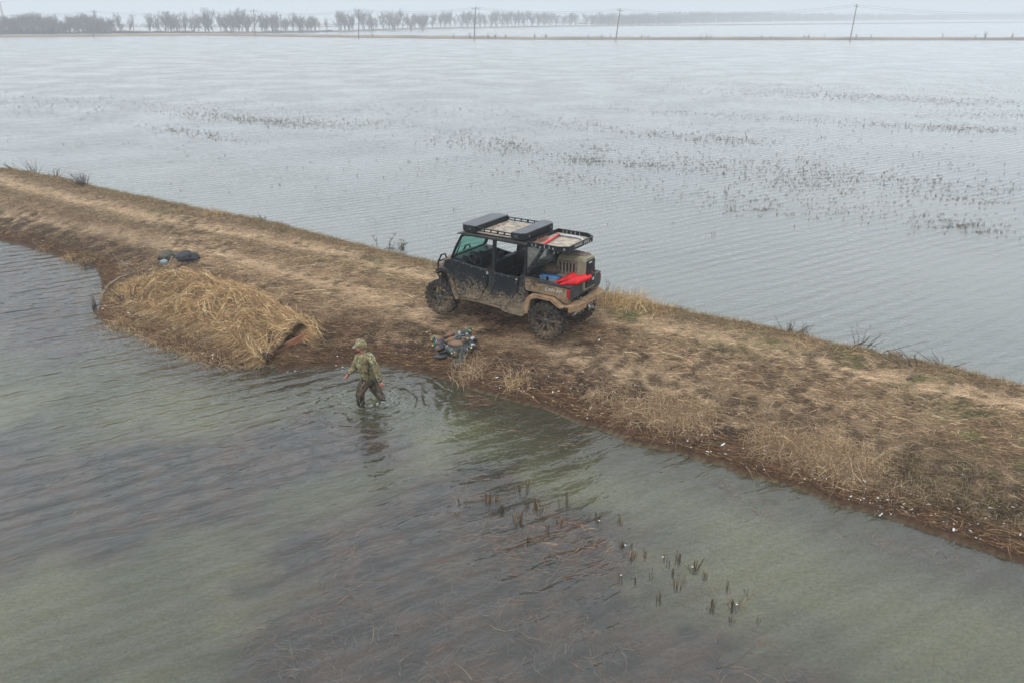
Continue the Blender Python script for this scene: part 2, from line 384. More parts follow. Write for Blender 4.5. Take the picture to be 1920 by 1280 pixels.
GREEN_SPOTS = [(960, 510, 1.4), (1480, 640, 1.0), (1640, 668, 1.2), (1700, 700, .9), (1180, 590, .9), (1380, 635, .9), (560, 440, .9), (760, 495, 1.2), (100, 420, .6), (1850, 800, .8), (1890, 850, .8), (300, 400, .6), (1250, 735, .3), (830, 540, .8), (1820, 905, .6)]
def spots(x, y, L, z=.7):
    f = np.zeros(np.shape(x))
    for u, v, r in L:
        p = G(u, v, z); f = np.maximum(f, np.exp(-(((x-p[0])/r)**2+((y-p[1])/(r*.75))**2)))
    return f
def groundcol(x, y):
    """colour of the ground and its mat of dead grass, vine-hollow shade included"""
    dn, dc = dists(x, y)
    n1 = fbm(x, y, .5, 4, 41); n2 = fbm(x, y, 2.3, 4, 51); n3 = fbm(x, y, 6, 3, 61)
    c = lerp(C(.175, .118, .070), C(.30, .212, .130), sstep(.38, .62, n1*.5+n2*.5))
    tr = np.minimum(polydist(x, y, TR1), polydist(x, y, TR2)*1.25)
    c = lerp(c, C(.47, .35, .225), np.exp(-(tr/.46)**2)*(.45+.65*sstep(.25, .50, n2*.6+n1*.4))*.95)
    mid = np.exp(-((polydist(x, y, TR1)-.8)/.3)**2)*sstep(.35, .55, n2)*(dc > .4)
    c = lerp(c, C(.15, .125, .07), mid*.55)
    c = lerp(c, C(.185, .105, .058), np.clip(spots(x, y, BARE_SPOTS)*1.2, 0, 1)*sstep(.30, .5, n2)*.85)
    dk = np.clip(spots(x, y, DARK_SPOTS)*1.3, 0, 1)*sstep(.36, .54, n2*.5+n3*.5)
    dk = np.maximum(dk, sstep(.57, .66, n1*.35+n3*.65)*.75)
    c = lerp(c, C(.050, .032, .021), dk*.95)
    gr = np.clip(spots(x, y, GREEN_SPOTS)*1.2, 0, 1)*sstep(.45, .62, n3*.5+n2*.5)
    c = lerp(c, C(.115, .125, .045), gr*.75)
    edge = sstep(1.1, .3, dc)*sstep(.35, .5, n2)
    c = lerp(c, C(.15, .115, .07), edge*.6)
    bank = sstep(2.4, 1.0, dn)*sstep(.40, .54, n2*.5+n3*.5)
    c = lerp(c, C(.062, .040, .026), bank*.85)  # dark bank soil, with shade of the vine hollows put into its colour
    c = lerp(c, C(.095, .057, .034), sstep(.42+.5*(n2-.5), .20, dn)*.9)           # washed red-brown litter line
    return c*.86, dn, dc
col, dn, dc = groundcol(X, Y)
beds = np.zeros_like(X)
for B in BEDS:
    s = np.where(inside(X, Y, B), 1, -1)*polydist(X, Y, B+[B[0]]); beds = np.maximum(beds, sstep(-.8, .9, s+(fbm(X, Y, .8, 4, 71)-.5)*3.0))
n4 = fbm(X, Y, 3.2, 4, 77); n5 = fbm(X, Y, .5, 3, 79)
silt = lerp(C(.15, .158, .092), C(.255, .26, .14), sstep(.3, .7, n5))
bedc = lerp(C(.035, .026, .030), C(.125, .076, .064), sstep(.3, .7, n4))
bot = lerp(silt, bedc, beds)
bot = lerp(bot, C(.07, .05, .028), sstep(-1.1, -.3, dn)*.8)
bot = np.where((dc < 0)[..., None], C(.36, .38, .34), bot)
col = col*.66
col = np.where(((dn < 0) | (dc < -1.15))[..., None], bot, col)
m_, t_, b_ = mat('levee_earth', (.3, .2, .1), .95, 0, .15)
a_ = nd(t_, 'ShaderNodeAttribute', attribute_name='tint'); v_ = objco(t_)
f1 = noise(t_, 24, 6, .7, vec=v_); f2 = noise(t_, 9, 5, .7, vec=objco(t_, (1, 2.6, 1)))
t_.links.new(mixc(t_, 1., a_.outputs['Color'], ramp(t_, math_(t_, 'ADD', math_(t_, 'MULTIPLY', f1, .6), math_(t_, 'MULTIPLY', f2, .4)), [(.3, .45), (.5, 1.), (.72, 1.6)]), 'MULTIPLY'), b_.inputs['Base Color'])
bump(t_, f1, b_, .7, .05)
M['earth'] = m_
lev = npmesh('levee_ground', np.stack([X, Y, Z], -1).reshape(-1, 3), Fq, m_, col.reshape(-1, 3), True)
tag(lev, kind='structure')
# ---- ground sheet to the horizon (field bottom under the shallow flood)
mg, tg, bgm = mat('field_mud', (.36, .38, .34), .95, 0, .1)
tg.links.new(ramp(tg, noise(tg, .02, 5, vec=objco(tg)), [(.3, (.36, .39, .36)), (.7, (.42, .44, .41))]), bgm.inputs['Base Color'])
gb = MB(); gb.add([(-3100, -3100, -.62), (3100, -3100, -.62), (3100, 3100, -.62), (-3100, 3100, -.62)], [(0, 1, 2, 3)])
tag(gb.build('ground', mg), kind='structure')
# ---- water
PERSON_W = G(693, 752, 0)
def water_mat(name_, bdist, rough_, silt_, murk, ior_):
    mw = bpy.data.materials.new(name_); mw.use_nodes = True; t = mw.node_tree; t.nodes.clear()
    o_ = nd(t, 'ShaderNodeOutputMaterial'); oc = objco(t)
    def mapped(rz, sc, loc=(0, 0, 0)):
        m1 = nd(t, 'ShaderNodeMapping'); m1.inputs['Rotation'].default_value = (0, 0, R(rz)); t.links.new(oc, m1.inputs[0])
        m2 = nd(t, 'ShaderNodeMapping'); m2.inputs['Scale'].default_value = sc; m2.inputs['Location'].default_value = loc; t.links.new(m1.outputs[0], m2.inputs[0]); return m2.outputs[0]
    def nz_(vec, sc, det, dist=0):
        n = nd(t, 'ShaderNodeTexNoise'); n.inputs['Scale'].default_value = sc; n.inputs['Detail'].default_value = det; n.inputs['Distortion'].default_value = dist
        n.inputs['Roughness'].default_value = .45
        t.links.new(vec, n.inputs['Vector']); return n.outputs['Fac']
    wv = nd(t, 'ShaderNodeTexWave', wave_type='BANDS', bands_direction='Y', wave_profile='SIN'); wv.inputs['Scale'].default_value = .62
    wv.inputs['Distortion'].default_value = 5.5; wv.inputs['Detail'].default_value = 2; wv.inputs['Detail Scale'].default_value = .55; t.links.new(mapped(-33, (.55, 1, 1)), wv.inputs['Vector'])
    w1 = nz_(mapped(-33, (.45, 1.5, 1)), 1.5, 2, .6)
    w2 = nz_(mapped(-28, (.8, 2.2, 1)), 3.6, 2, .4)
    w3 = nz_(mapped(-40, (1, 1.8, 1)), 11, 2)
    hgt = math_(t, 'ADD', math_(t, 'MULTIPLY', w1, .72), math_(t, 'MULTIPLY', wv.outputs['Fac'], .26))
    hgt = math_(t, 'ADD', hgt, math_(t, 'MULTIPLY', w2, .44)); hgt = math_(t, 'ADD', hgt, math_(t, 'MULTIPLY', w3, .10))
    # calmer lee of the bank: big patches where the ripple dies down
    calm = ramp(t, nz_(mapped(0, (1, 1, 1)), .16, 2), [(.34, .45), (.62, 1.)])
    hgt = math_(t, 'MULTIPLY', hgt, calm)
    # rings spreading from the wader
    vm = nd(t, 'ShaderNodeVectorMath', operation='DISTANCE'); t.links.new(oc, vm.inputs[0]); vm.inputs[1].default_value = tuple(PERSON_W)
    dd = vm.outputs['Value']; dd2 = math_(t, 'ADD', dd, math_(t, 'MULTIPLY', nz_(oc, 1.8, 2), .7))
    ring = math_(t, 'MULTIPLY', math_(t, 'SINE', math_(t, 'MULTIPLY', dd2, 22.)), math_(t, 'POWER', 2.718, math_(t, 'MULTIPLY', dd, -1.0)))
    hgt = math_(t, 'ADD', hgt, math_(t, 'MULTIPLY', ring, .28))
    bp = nd(t, 'ShaderNodeBump'); bp.inputs['Strength'].default_value = 1; bp.inputs['Distance'].default_value = bdist; t.links.new(hgt, bp.inputs['Height'])
    fr = nd(t, 'ShaderNodeFresnel'); fr.inputs[0].default_value = ior_; t.links.new(bp.outputs[0], fr.inputs['Normal'])
    gl = nd(t, 'ShaderNodeBsdfGlossy'); gl.inputs['Roughness'].default_value = rough_; t.links.new(bp.outputs[0], gl.inputs['Normal'])
    tr_ = nd(t, 'ShaderNodeBsdfTransparent'); tr_.inputs[0].default_value = (.93, .93, .86, 1)
    df = nd(t, 'ShaderNodeBsdfDiffuse')
    t.links.new(ramp(t, nz_(mapped(0, (1, 1, 1)), .09, 3), [(.3, silt_[0]), (.7, silt_[1])]), df.inputs[0]); t.links.new(bp.outputs[0], df.inputs['Normal'])
    mx = nd(t, 'ShaderNodeMixShader'); mx.inputs[0].default_value = murk; t.links.new(tr_.outputs[0], mx.inputs[1]); t.links.new(df.outputs[0], mx.inputs[2])
    mx2 = nd(t, 'ShaderNodeMixShader'); t.links.new(fr.outputs[0], mx2.inputs[0]); t.links.new(mx.outputs[0], mx2.inputs[1]); t.links.new(gl.outputs[0], mx2.inputs[2])
    t.links.new(mx2.outputs[0], o_.inputs[0])
    return mw

mid_ = [tuple(np.array(a)) for a in CREST]      # the two waters meet inside the levee, along its crest
mid_ = [(-3100, mid_[0][1]+(mid_[0][0]+3100)*-lu_[1]/lu_[0]*-1 if False else mid_[0][1]+200)]+mid_+[(3100, mid_[-1][1]-200)]
wb = MB(); n_ = len(mid_); wb.add([(a, b, 0) for a, b in mid_]+[(3100, -3100, 0), (-3100, -3100, 0)], [tuple(range(n_+1, -1, -1))])
tag(wb.build('water', water_mat('sheltered_pond_water', .078, .05, ((.055, .055, .048), (.085, .088, .066)), .26, 1.52)), kind='structure')
wb = MB(); wb.add([(a, b, 0) for a, b in mid_]+[(3100, 3100, 0), (-3100, 3100, 0)], [tuple(range(n_+2))])
tag(wb.build('water', water_mat('wind_ruffled_field_water', .125, .24, ((.15, .165, .155), (.20, .21, .19)), .7, 1.40)), kind='structure')
# ================================================================== UTILITY VEHICLE
UV = empty('utility_vehicle', tuple(VO), VROT, 'mud splashed black four door off road utility vehicle parked on the levee with roof racks', 'off-road vehicle')
UV.location.z = .755
# -- wheels
def wheel(x, y, steer=0):
    wh = empty('wheel', (x, y, .435), steer); wh.parent = UV
    s = 1 if y > 0 else -1
    Ro, Wd = .435, .27
    b = MB(); h = Wd/2
    b.lathe([(.285, -h*.80), (.30, -h*.96), (.36, -h*1.0), (.395, -h*.92), (.412, -h*.7), (.415, 0), (.412, h*.7), (.395, h*.92), (.36, h), (.30, h*.96), (.285, h*.80)], axis='y', n=40, closed=True)
    for k in range(20):      # chunky tread blocks in alternating rows, and shoulder lugs
        a = 2*math.pi*k/20
        for j, off in enumerate((-.096, -.034, .034, .096)):
            aa = a+(math.pi/20 if j % 2 else 0); q = Matrix.Rotation(-aa, 3, 'Y') @ Matrix.Rotation((.35 if j < 2 else -.35), 3, 'X')
            q = Matrix.Rotation(-aa, 3, 'Y')
            c = q @ Vector((.424, 0, 0)); c.y = off
            b.box(c, (.034, .056, .068), q @ Matrix.Rotation(.4 if j % 2 else -.4, 3, 'X'))
        for sd_ in (-1, 1):
            aa = a+(math.pi/20 if sd_ > 0 else 0); q = Matrix.Rotation(-aa, 3, 'Y')
            c = q @ Vector((.405, 0, 0)); c.y = sd_*h*.93
            b.box(c, (.06, .045, .062), q @ Matrix.Rotation(-sd_*.5, 3, 'Z'))
    b.build('tyre', M['rubber'], wh)
    r = MB(); f = s*h*.55
    r.lathe([(.295, -h*.8), (.28, -h*.8), (.262, -h*.3), (.262, f*s*.6 if s > 0 else h*.33), (.285, h*.82), (.30, h*.82)] if s > 0 else [(.295, h*.8), (.28, h*.8), (.262, h*.3), (.262, -h*.33), (.285, -h*.82), (.30, -h*.82)], axis='y', n=40)
    r.lathe([(.292, s*h*.84), (.275, s*h*.88), (.270, s*h*.75)], axis='y', n=40)
    r.lathe([(0, s*h*.62), (.04, s*h*.62), (.062, s*h*.52), (.075, s*h*.3), (.075, 0)], axis='y', n=20)
    for k in range(5):       # five pairs of spokes
        a0 = 2*math.pi*k/5+.3
        for e in (-.16, .16):
            p0 = (.05*math.cos(a0+e*2), s*h*.42, .05*math.sin(a0+e*2)); p1 = (.272*math.cos(a0+e*1.15), s*h*.55, .272*math.sin(a0+e*1.15))
            r.bar(p0, p1, .034, .04)
    rm = r.build('rim', M['rim'], wh, True)
    rm.modifiers.new('edge', 'EDGE_SPLIT').split_angle = R(35)
    hb_ = MB(); hb_.lathe([(.14, s*h*.1), (.14, -s*h*.1), (.05, -s*h*.1)], axis='y', n=24); hb_.bar((0, -s*.05, 0), (0, -s*.45, .02), .07)
    hb_.build('brake_disc', M['steel'], wh)
for x, y, st in ((1.52, .69, .03), (-1.49, .69, 0), (1.52, -.69, .03), (-1.49, -.69, 0)): wheel(x, y, st)
# -- chassis and tub
b = MB()
b.box((.0, 0, .50), (3.5, .55, .12)); b.box((.05, 0, .56), (2.3, 1.38, .08))
b.box((-1.5, 0, .60), (.5, .5, .3)); b.box((1.55, 0, .6), (.45, .5, .3))
for x in (1.52, -1.49):
    for s in (-1, 1):
        b.bar((x-.15, 0, .45), (x, s*.6, .44), .05); b.bar((x+.15, 0, .45), (x, s*.6, .44), .05); b.tube([(x+.05, s*.35, .95), (x, s*.52, .5)], .045, 8); b.tube([(x, .5, .43), (x, -.5, .43)], .03, 8)
b.build('chassis', M['plastic'], UV, bevel=.006)
def both(fn):
    for s in (1, -1): fn(s)
# rocker and body side below and between the doors
def side_shell(s):
    b = MB(); y0, y1 = s*.70, s*.745
    poly = [(1.12, .46), (1.0, .50), (.36, .50), (-.34, .47), (-.80, .46), (-1.02, .60), (-1.08, .84), (-.96, 1.02), (-.90, 1.40), (-.84, 1.40), (-.86, 1.0), (-.62, .62), (-.36, .58), (.0, .58), (.20, .62), (.34, .585), (.92, .58), (1.02, .64), (1.22, 1.05), (1.28, .95), (1.15, .62)]
    b.prism(poly, min(y0, y1), max(y0, y1))
    b.prism([(.15, .60), (.36, .585), (.10, 1.0), (.02, 1.38), (-.08, 1.38), (-.06, 1.02)], min(s*.70, s*.752), max(s*.70, s*.752))       # middle post below the sill
    b.prism([(-.36, .58), (-.60, .585), (-.86, .98), (-.88, 1.38), (-.78, 1.38), (-.72, 1.02)], min(s*.70, s*.748), max(s*.70, s*.748))
    # sill step curving out to the rear arch
    b.prism([(-.30, .44), (-.86, .42), (-1.06, .60), (-1.10, .80), (-.98, .84), (-.86, .62), (-.60, .57), (-.30, .56)], min(s*.70, s*.80), max(s*.70, s*.80))
    b.build('body_side', M['plastic'], UV, bevel=.012)
both(side_shell)
def doors(s):
    for nm, poly in (('front', [(1.16, 1.47), (1.10, 1.15), (1.02, .70), (.93, .585), (.90, .545), (.36, .575), (.13, .98), (.08, 1.36), (.16, 1.375), (.40, 1.385), (.62, 1.405), (.85, 1.44)]),
                     ('rear', [(-.06, 1.36), (-.05, 1.03), (.13, .70), (.10, .60), (.02, .555), (-.40, .555), (-.70, .98), (-.76, 1.34), (-.60, 1.335), (-.36, 1.335), (-.2, 1.345)])):
        b = MB(); n = len(poly)
        cx = sum(p[0] for p in poly)/n; cz = sum(p[1] for p in poly)/n
        inn = [(cx+(p[0]-cx)*.93, cz+(p[1]-cz)*.93) for p in poly]
        mid = [(cx+(p[0]-cx)*.60, cz+(p[1]-cz)*.55-.03) for p in poly]
        ya, yb, yc, yd = s*.712, s*.762, s*.772, s*.762
        vs = [(p[0], ya, p[1]) for p in poly]+[(p[0], yb, p[1]) for p in poly]+[(p[0], yc, p[1]) for p in inn]+[(p[0], yd-s*.0, p[1]) for p in mid]
        fs = []
        for k in range(3):
            for i in range(n): j = (i+1) % n; fs.append((k*n+i, k*n+j, (k+1)*n+j, (k+1)*n+i))
        fs += [tuple(range(3*n, 4*n)), tuple(range(n-1, -1, -1))]
        b.add(vs, fs)
        d = b.build('door', M['door'], UV, bevel=.006)
        h = MB()
        hx = .17 if nm == 'front' else -.72
        h.box((hx+.06, s*.778, 1.33), (.12, .02, .035)); h.tube([(hx-.02+.03*k, s*(.775), 1.36-.004*k) for k in range(5)], .008, 6)
        h.build('handle', M['black'], d, bevel=.004)
        rv = MB()
        pts = [(1.0, 1.435), (.8, 1.405), (.55, 1.375), (.3, 1.35), (.16, 1.34), (.22, 1.18), (.95, 1.3)] if nm == 'front' else [(-.12, 1.32), (-.3, 1.31), (-.48, 1.305), (-.62, 1.305), (-.68, 1.2), (-.1, 1.15)]
        for px, pz in pts: rv.blob((px, s*.775, pz), (.011, .007, .011), n=6, m=4)
        rv.build('rivet', M['steel'], d)
        if s > 0:
            mk = MB(); hx2 = .10 if nm == 'front' else -.70
            for k in range(2): mk.box((hx2+.018-.032*k, .776, 1.30), (.012, .003, .06))
            mk.box((hx2, .776, 1.275), (.05, .003, .01)); mk.box((hx2, .776, 1.325), (.05, .003, .01))
            mk.build('stencil_mark', M['white'], d)
both(doors)
# hood and nose
b = MB()
rows = [(1.20, .70, 1.28, 1.49), (1.38, .64, 1.10, 1.45), (1.56, .58, 1.02, 1.38), (1.66, .54, .95, 1.24), (1.71, .52, .80, 1.02)]
vs = []
for (x, wy, zb, ztp) in rows:
    vs += [(x, -wy, zb), (x, -wy*.93, ztp-.05), (x, -wy*.6, ztp), (x, wy*.6, ztp), (x, wy*.93, ztp-.05), (x, wy, zb)]
fs = [(i*6+j, i*6+(j+1) % 6, (i+1)*6+(j+1) % 6, (i+1)*6+j) for i in range(4) for j in range(6)]+[tuple(range(6)), tuple(range(29, 23, -1))]
b.add(vs, fs); hd = b.build('hood', M['bedpaint'], UV, bevel=.015)
g = MB()
for k in range(5): g.box((1.725, 0, .84+.055*k), (.03, .62-.02*k, .02))
g.box((1.71, 0, .95), (.02, .66, .32)); g.build('grille', M['black'], UV, bevel=.004)
for s in (1, -1):
    h = MB(); h.box((1.695, s*.42, 1.13), (.07, .15, .08), Matrix.Rotation(-.35, 3, 'Y')); h.build('headlight', M['rearglass'], UV, bevel=.01)
b = MB()
b.tube([(1.50, .50, 1.37), (1.55, .50, 1.47), (1.66, .50, 1.42), (1.76, .50, 1.24), (1.80, .48, .95), (1.78, .42, .70)], .022, 8)
b.tube([(1.50, -.50, 1.37), (1.55, -.50, 1.47), (1.66, -.50, 1.42), (1.76, -.50, 1.24), (1.80, -.48, .95), (1.78, -.42, .70)], .022, 8)
b.tube([(1.76, .50, 1.24), (1.76, -.50, 1.24)], .022, 8); b.box((1.80, 0, .78), (.05, .85, .16)); b.build('front_bumper', M['plastic'], UV)
def ffender(s):   # front flare: over the wheel and down the trailing edge
    arc = [(1.63, 1.04), (1.62, 1.13), (1.54, 1.19), (1.40, 1.22), (1.24, 1.17), (1.14, 1.04), (1.08, .82), (1.02, .62), (.95, .50)]
    arc2 = [(1.57, 1.01), (1.56, 1.07), (1.50, 1.11), (1.40, 1.13), (1.29, 1.08), (1.22, .97), (1.17, .78), (1.10, .58), (1.04, .46)]
    b = MB(); n = len(arc)
    for (ya, yb) in ((s*.42, s*.80),):
        vs = [(p[0], ya, p[1]+.02) for p in arc]+[(p[0], yb, p[1]) for p in arc]+[(p[0], yb, q[1]) if False else (q[0], yb, q[1]) for p, q in zip(arc, arc2)]+[(q[0], ya, q[1]) for q in arc2]
        fs = []
        for k in range(3):
            for i in range(n-1): fs.append((k*n+i, k*n+i+1, (k+1)*n+i+1, (k+1)*n+i))
        for i in range(n-1): fs.append((3*n+i, 3*n+i+1, i+1, i))
        fs += [(0, n, 2*n, 3*n), (n-1, 2*n-1, 3*n-1, 4*n-1)]
        b.add(vs, fs)
    b.build('front_fender', M['plastic'], UV, bevel=.01)
    c = MB(); c.prism([(1.16, 1.47), (1.38, 1.38), (1.46, 1.20), (1.30, 1.16), (1.14, 1.02), (1.10, 1.15)], min(s*.66, s*.72), max(s*.66, s*.72)); c.build('cowl_panel', M['door'], UV, bevel=.01)
both(ffender)
# -- cab interior
b = MB()
b.prism([(1.20, 1.42), (1.15, 1.49), (.92, 1.50), (.80, 1.42), (.78, 1.15), (.95, 1.0), (1.2, 1.0)], -.68, .68)
b.box((.86, -.28, 1.48), (.16, .42, .06)); b.box((.9, .42, 1.50), (.16, .26, .07)); b.box((.80, 0, 1.32), (.06, .24, .16)); b.box((.80, -.45, 1.33), (.04, .30, .12))
b.build('dashboard', M['seat'], UV, bevel=.012)
st = MB(); q = Matrix.Rotation(R(-50), 3, 'Y')
ring_ = [Vector((.70, .42, 1.46))+q @ Vector((.185*math.cos(a), .185*math.sin(a), 0)) for a in [2*math.pi*i/28 for i in range(28)]]
st.tube(ring_, .019, 8, close=True)
for a in (0, 2.2, -2.2): st.bar(Vector((.72, .42, 1.44)), Vector((.70, .42, 1.46))+q @ Vector((.18*math.cos(a+math.pi/2*0+.0), .18*math.sin(a), 0)), .035, .02)
st.blob((.71, .42, 1.455), (.05, .05, .03), q, 12, 6); st.tube([(.72, .42, 1.44), (.88, .42, 1.34)], .03, 8)
st.build('steering_wheel', M['seat'], UV)
def bench(x):
    t_ = MB(); t_.box((x, 0, 1.02), (.50, 1.28, .14)); t_.box((x+.02, 0, .82), (.44, 1.2, .3)); o = t_.build('seat', M['seat'], UV, bevel=.03)
    k = MB()
    for y in (-.43, 0, .43):
        k.box((x-.26, y, 1.32), (.11, .40, .52), Matrix.Rotation(-.16, 3, 'Y')); 
    k.box((x-.30, 0, 1.40), (.03, 1.26, .05)); k.box((x-.3, 0, 1.2), (.03, 1.26, .05))
    k.build('backrest', M['seat'], o, bevel=.035)
    for y in (-.43, .43): h = MB(); h.box((x-.315, y, 1.665), (.07, .22, .15), Matrix.Rotation(-.16, 3, 'Y')); h.tube([(x-.30, y, 1.5), (x-.31, y, 1.62)], .012, 6); h.build('headrest', M['seat'], o, bevel=.03)
bench(.28); bench(-.55)
fl_ = MB(); fl_.box((.1, 0, .63), (2.1, 1.34, .05)); fl_.box((-.88, 0, 1.0), (.04, 1.34, .8)); fl_.build('cab_floor', M['seat'], UV)
# -- roll cage, roof, glass
def cage(s):
    b = MB(); y = s*.69
    b.tube([(1.20, y, 1.46), (1.05, y*.99, 1.78), (.90, y*.97, 2.04), (.82, y*.965, 2.085), (.6, y*.96, 2.10), (-.1, y*.955, 2.10), (-.78, y*.95, 2.09), (-.86, y*.95, 2.06), (-.885, y*.96, 1.98), (-.89, y, 1.4)], .032, 10)
    b.tube([(-.03, y, 1.36), (-.03, y*.985, 1.7), (-.04, y*.96, 2.08)], .05, 10); b.bar((-.02, y, 1.34), (-.02, y*.99, 1.52), .11, .05)
    b.tube([(-.86, y*.95, 2.06), (-1.15, y*.96, 1.84), (-1.6+.25, y*.97, 1.36)], .004, 6)
    b.bar((-1.30, s*.63, 2.04), (-.90, s*.66, 1.42), .03, .085)
    b.build('roll_bar', M['plastic'] if False else M['black'], UV)
    pb = MB()                                      # drilled plates of the sloping rear brace
    for k in range(5): t_ = .12+.18*k; p = Vector((-1.30, s*.650, 2.04)).lerp(Vector((-.90, s*.680, 1.42)), t_); pb.bar(p, p+Vector((.02, 0, -.031)), .006, .022)
    pb.build('brace_slot', M['deck'], UV)
both(cage)
b = MB()
for x, z in ((.84, 2.075), (-.04, 2.085), (-.86, 2.05)): b.tube([(x, .66, z), (x, -.66, z)], .028, 8)
b.tube([(-.89, .68, 1.46), (-.89, -.68, 1.46)], .028, 8); b.tube([(1.2, .68, 1.47), (1.2, -.68, 1.47)], .025, 8)
b.build('cross_bar', M['black'], UV)
b = MB(); b.prism([(1.03, 2.08), (1.0, 2.11), (.85, 2.14), (-.75, 2.15), (-.92, 2.11), (-.92, 2.085), (.9, 2.09)], -.70, .70); b.build('roof', M['blackdust'], UV, bevel=.012)
b = MB(); b.prism([(1.198, 1.49), (1.202, 1.49), (.902, 2.055), (.898, 2.055)], -.635, .635); ws = b.build('windshield', M['windshield'], UV)
b = MB(); b.bar((1.20, -.66, 1.49), (.90, -.65, 2.06), .05, .03); b.bar((1.20, .66, 1.49), (.90, .65, 2.06), .05, .03); b.bar((1.205, -.66, 1.49), (1.205, .66, 1.49), .04, .04); b.bar((.9, -.66, 2.06), (.9, .66, 2.06), .04, .04)
b.build('windshield_frame', M['black'], ws)
b = MB(); b.bar((1.10, .62, 1.55), (.98, .60, 1.86), .02, .014); b.tube([(1.19, .58, 1.49), (1.12, .60, 1.56), (1.00, .60, 1.82)], .008, 6); b.build('wiper', M['black'], UV)
b = MB(); b.prism([(-.905, 1.48), (-.895, 1.48), (-.885, 2.04), (-.895, 2.04)], -.63, .63); b.build('rear_window', M['rearglass'], UV)
b = MB(); b.prism([(-.92, 1.50), (-.92, 2.02), (-1.27, 2.04)], .655, .662); b.build('side_window', M['rearglass'], UV)
b = MB(); b.prism([(-.92, 1.50), (-.92, 2.02), (-1.27, 2.04)], -.662, -.655); b.build('side_window', M['rearglass'], UV)
# -- front roof rack
def slot_rail(b, p0, p1, z0, z1, n, th=.012):
    p0 = Vector((*p0, 0)); p1 = Vector((*p1, 0)); 
    for z in (z0, z1): b.bar(p0+Vector((0, 0, z)), p1+Vector((0, 0, z)), .016, .022)
    for i in range(n+1): p = p0.lerp(p1, i/n); b.bar(p+Vector((0, 0, z0)), p+Vector((0, 0, z1)), .016, .03 if i % 3 else .05)
rk = empty('roof_rack', (0, 0, 0)); rk.parent = UV
b = MB(); b.box((.0, 0, 2.185), (1.5, 1.28, .02)); b.build('rack_floor', M['tray'], rk)
for y in (.645, -.645): b = MB(); slot_rail(b, (.45, y), (-.48, y), 2.228, 2.29, 5); b.build('slotted_rail', M['black'], rk)
for (xa, xb, xin) in ((.92, .48, .44), (-.84, -.50, -.46)):
    b = MB()
    o_x = .06 if xa > 0 else -.04
    b.prism([(xa, -.58), (xa-.10*np.sign(xa), -.68), (xb, -.68), (xb, .68), (xa-.10*np.sign(xa), .68), (xa, .58)], 2.315, 2.335, axis='z')
    top = b.build('rack_deck', M['deck'], rk)
    b = MB(); sg = np.sign(xa)
    xo = xa-.0*sg
    for (p, q) in (((xo, -.58), (xo, .58)), ((xb, -.67), (xb, .67)), ((xo, .58), (xa-.10*sg, .67)), ((xo, -.58), (xa-.10*sg, -.67)), ((xa-.10*sg, .675), (xb, .675)), ((xa-.10*sg, -.675), (xb, -.675))):
        b.bar((p[0], p[1], 2.245), (q[0], q[1], 2.245), .012, .14)
    b.build('rack_side', M['black'], rk)
    b = MB()
    for x, y, ax in ((xb*.5+(xa-.1*sg)*.5, .684, 0), (xb*.5+(xa-.1*sg)*.5, -.684, 0)):
        for k in range(3): b.box((x-.018+.018*k, y, 2.25), (.008, .004, .045))
        for dx in (-.06, .06):
            for dz in (-.025, .03): b.box((x+dx, y, 2.25+dz), (.012, .004, .008))
    if sg < 0:
        for k in range(3): b.box((xa-.008, .45+.018*k, 2.25), (.004, .008, .045)); b.box((xa-.008, -.5+.018*k, 2.25), (.004, .008, .045))
    b.build('lamp_slot', M['steel'], rk)
# leaves and dirt lying in the tray
lf = MB()
for k in range(60):
    x = random.uniform(-.42, .40); y = random.uniform(-.58, .58); 
    if random.random() < .5: x = .40-abs(random.gauss(0, .06))
    lf.box((x, y, 2.202), (random.uniform(.015, .04), .012, .006), Matrix.Rotation(random.uniform(0, 3), 3, 'Z') @ Matrix.Rotation(random.uniform(-.4, .4), 3, 'X'))
tag(lf.build('leaf_litter', M['rust'], rk), kind='stuff')
b = MB()
for x in (.6, -.6):
    for y in (.5, -.5): b.box((x, y, 2.165), (.08, .05, .03))
b.build('rack_foot', M['black'], rk)
# -- rear rack
rr_ = empty('rear_rack', (0, 0, 0)); rr_.parent = UV
b = MB(); b.prism([(-.93, -.66), (-1.72, -.66), (-1.90, -.50), (-1.90, .55), (-1.72, .66), (-.93, .66)], 2.085, 2.10, axis='z'); b.build('rack_floor', M['tray'], rr_)
b = MB(); HH = [(-.93, .69), (-1.72, .69), (-1.93, .57), (-1.93, -.52), (-1.72, -.70), (-.93, -.70)]
for p, q in zip(HH[:-1], HH[1:]): b.bar((p[0], p[1], 2.12), (q[0], q[1], 2.12), .012, .115); b.bar((p[0], p[1], 2.18), (q[0], q[1], 2.18), .035, .010)
b.bar((-.93, .69, 2.12), (-.93, -.70, 2.12), .012, .14)
b.build('rack_side', M['black'], rr_)
b = MB()
for k, x in enumerate((-1.06, -1.16, -1.27, -1.38, -1.50)):   # cut-outs that show as pale vertical slots
    for y in (.69, -.70):
        if y > 0 and k == 2: b.box((x, y, 2.10), (.018, .018, .045)); continue
        b.box((x, y, 2.125), (.016, .018, .06)); 
        if k != 0 or y < 0: b.box((x, y, 2.167), (.016, .018, .012))
        if k in (0, 3) and y > 0: b.box((x-.05, y, 2.083), (.07, .018, .006))
for y in (-.40, -.30, -.20, -.12): b.box((-1.937, y, 2.095), (.004, .022, .035))
for x, y, q in ((-1.60, .70, 0), (-1.845, .63, R(-60))):
    for dx in (-.012, .012): b.box((x+dx, y, 2.12), (.009, .012, .045), Matrix.Rotation(q, 3, 'Z'))
b.build('rail_slot', M['grey_pipe'], rr_)
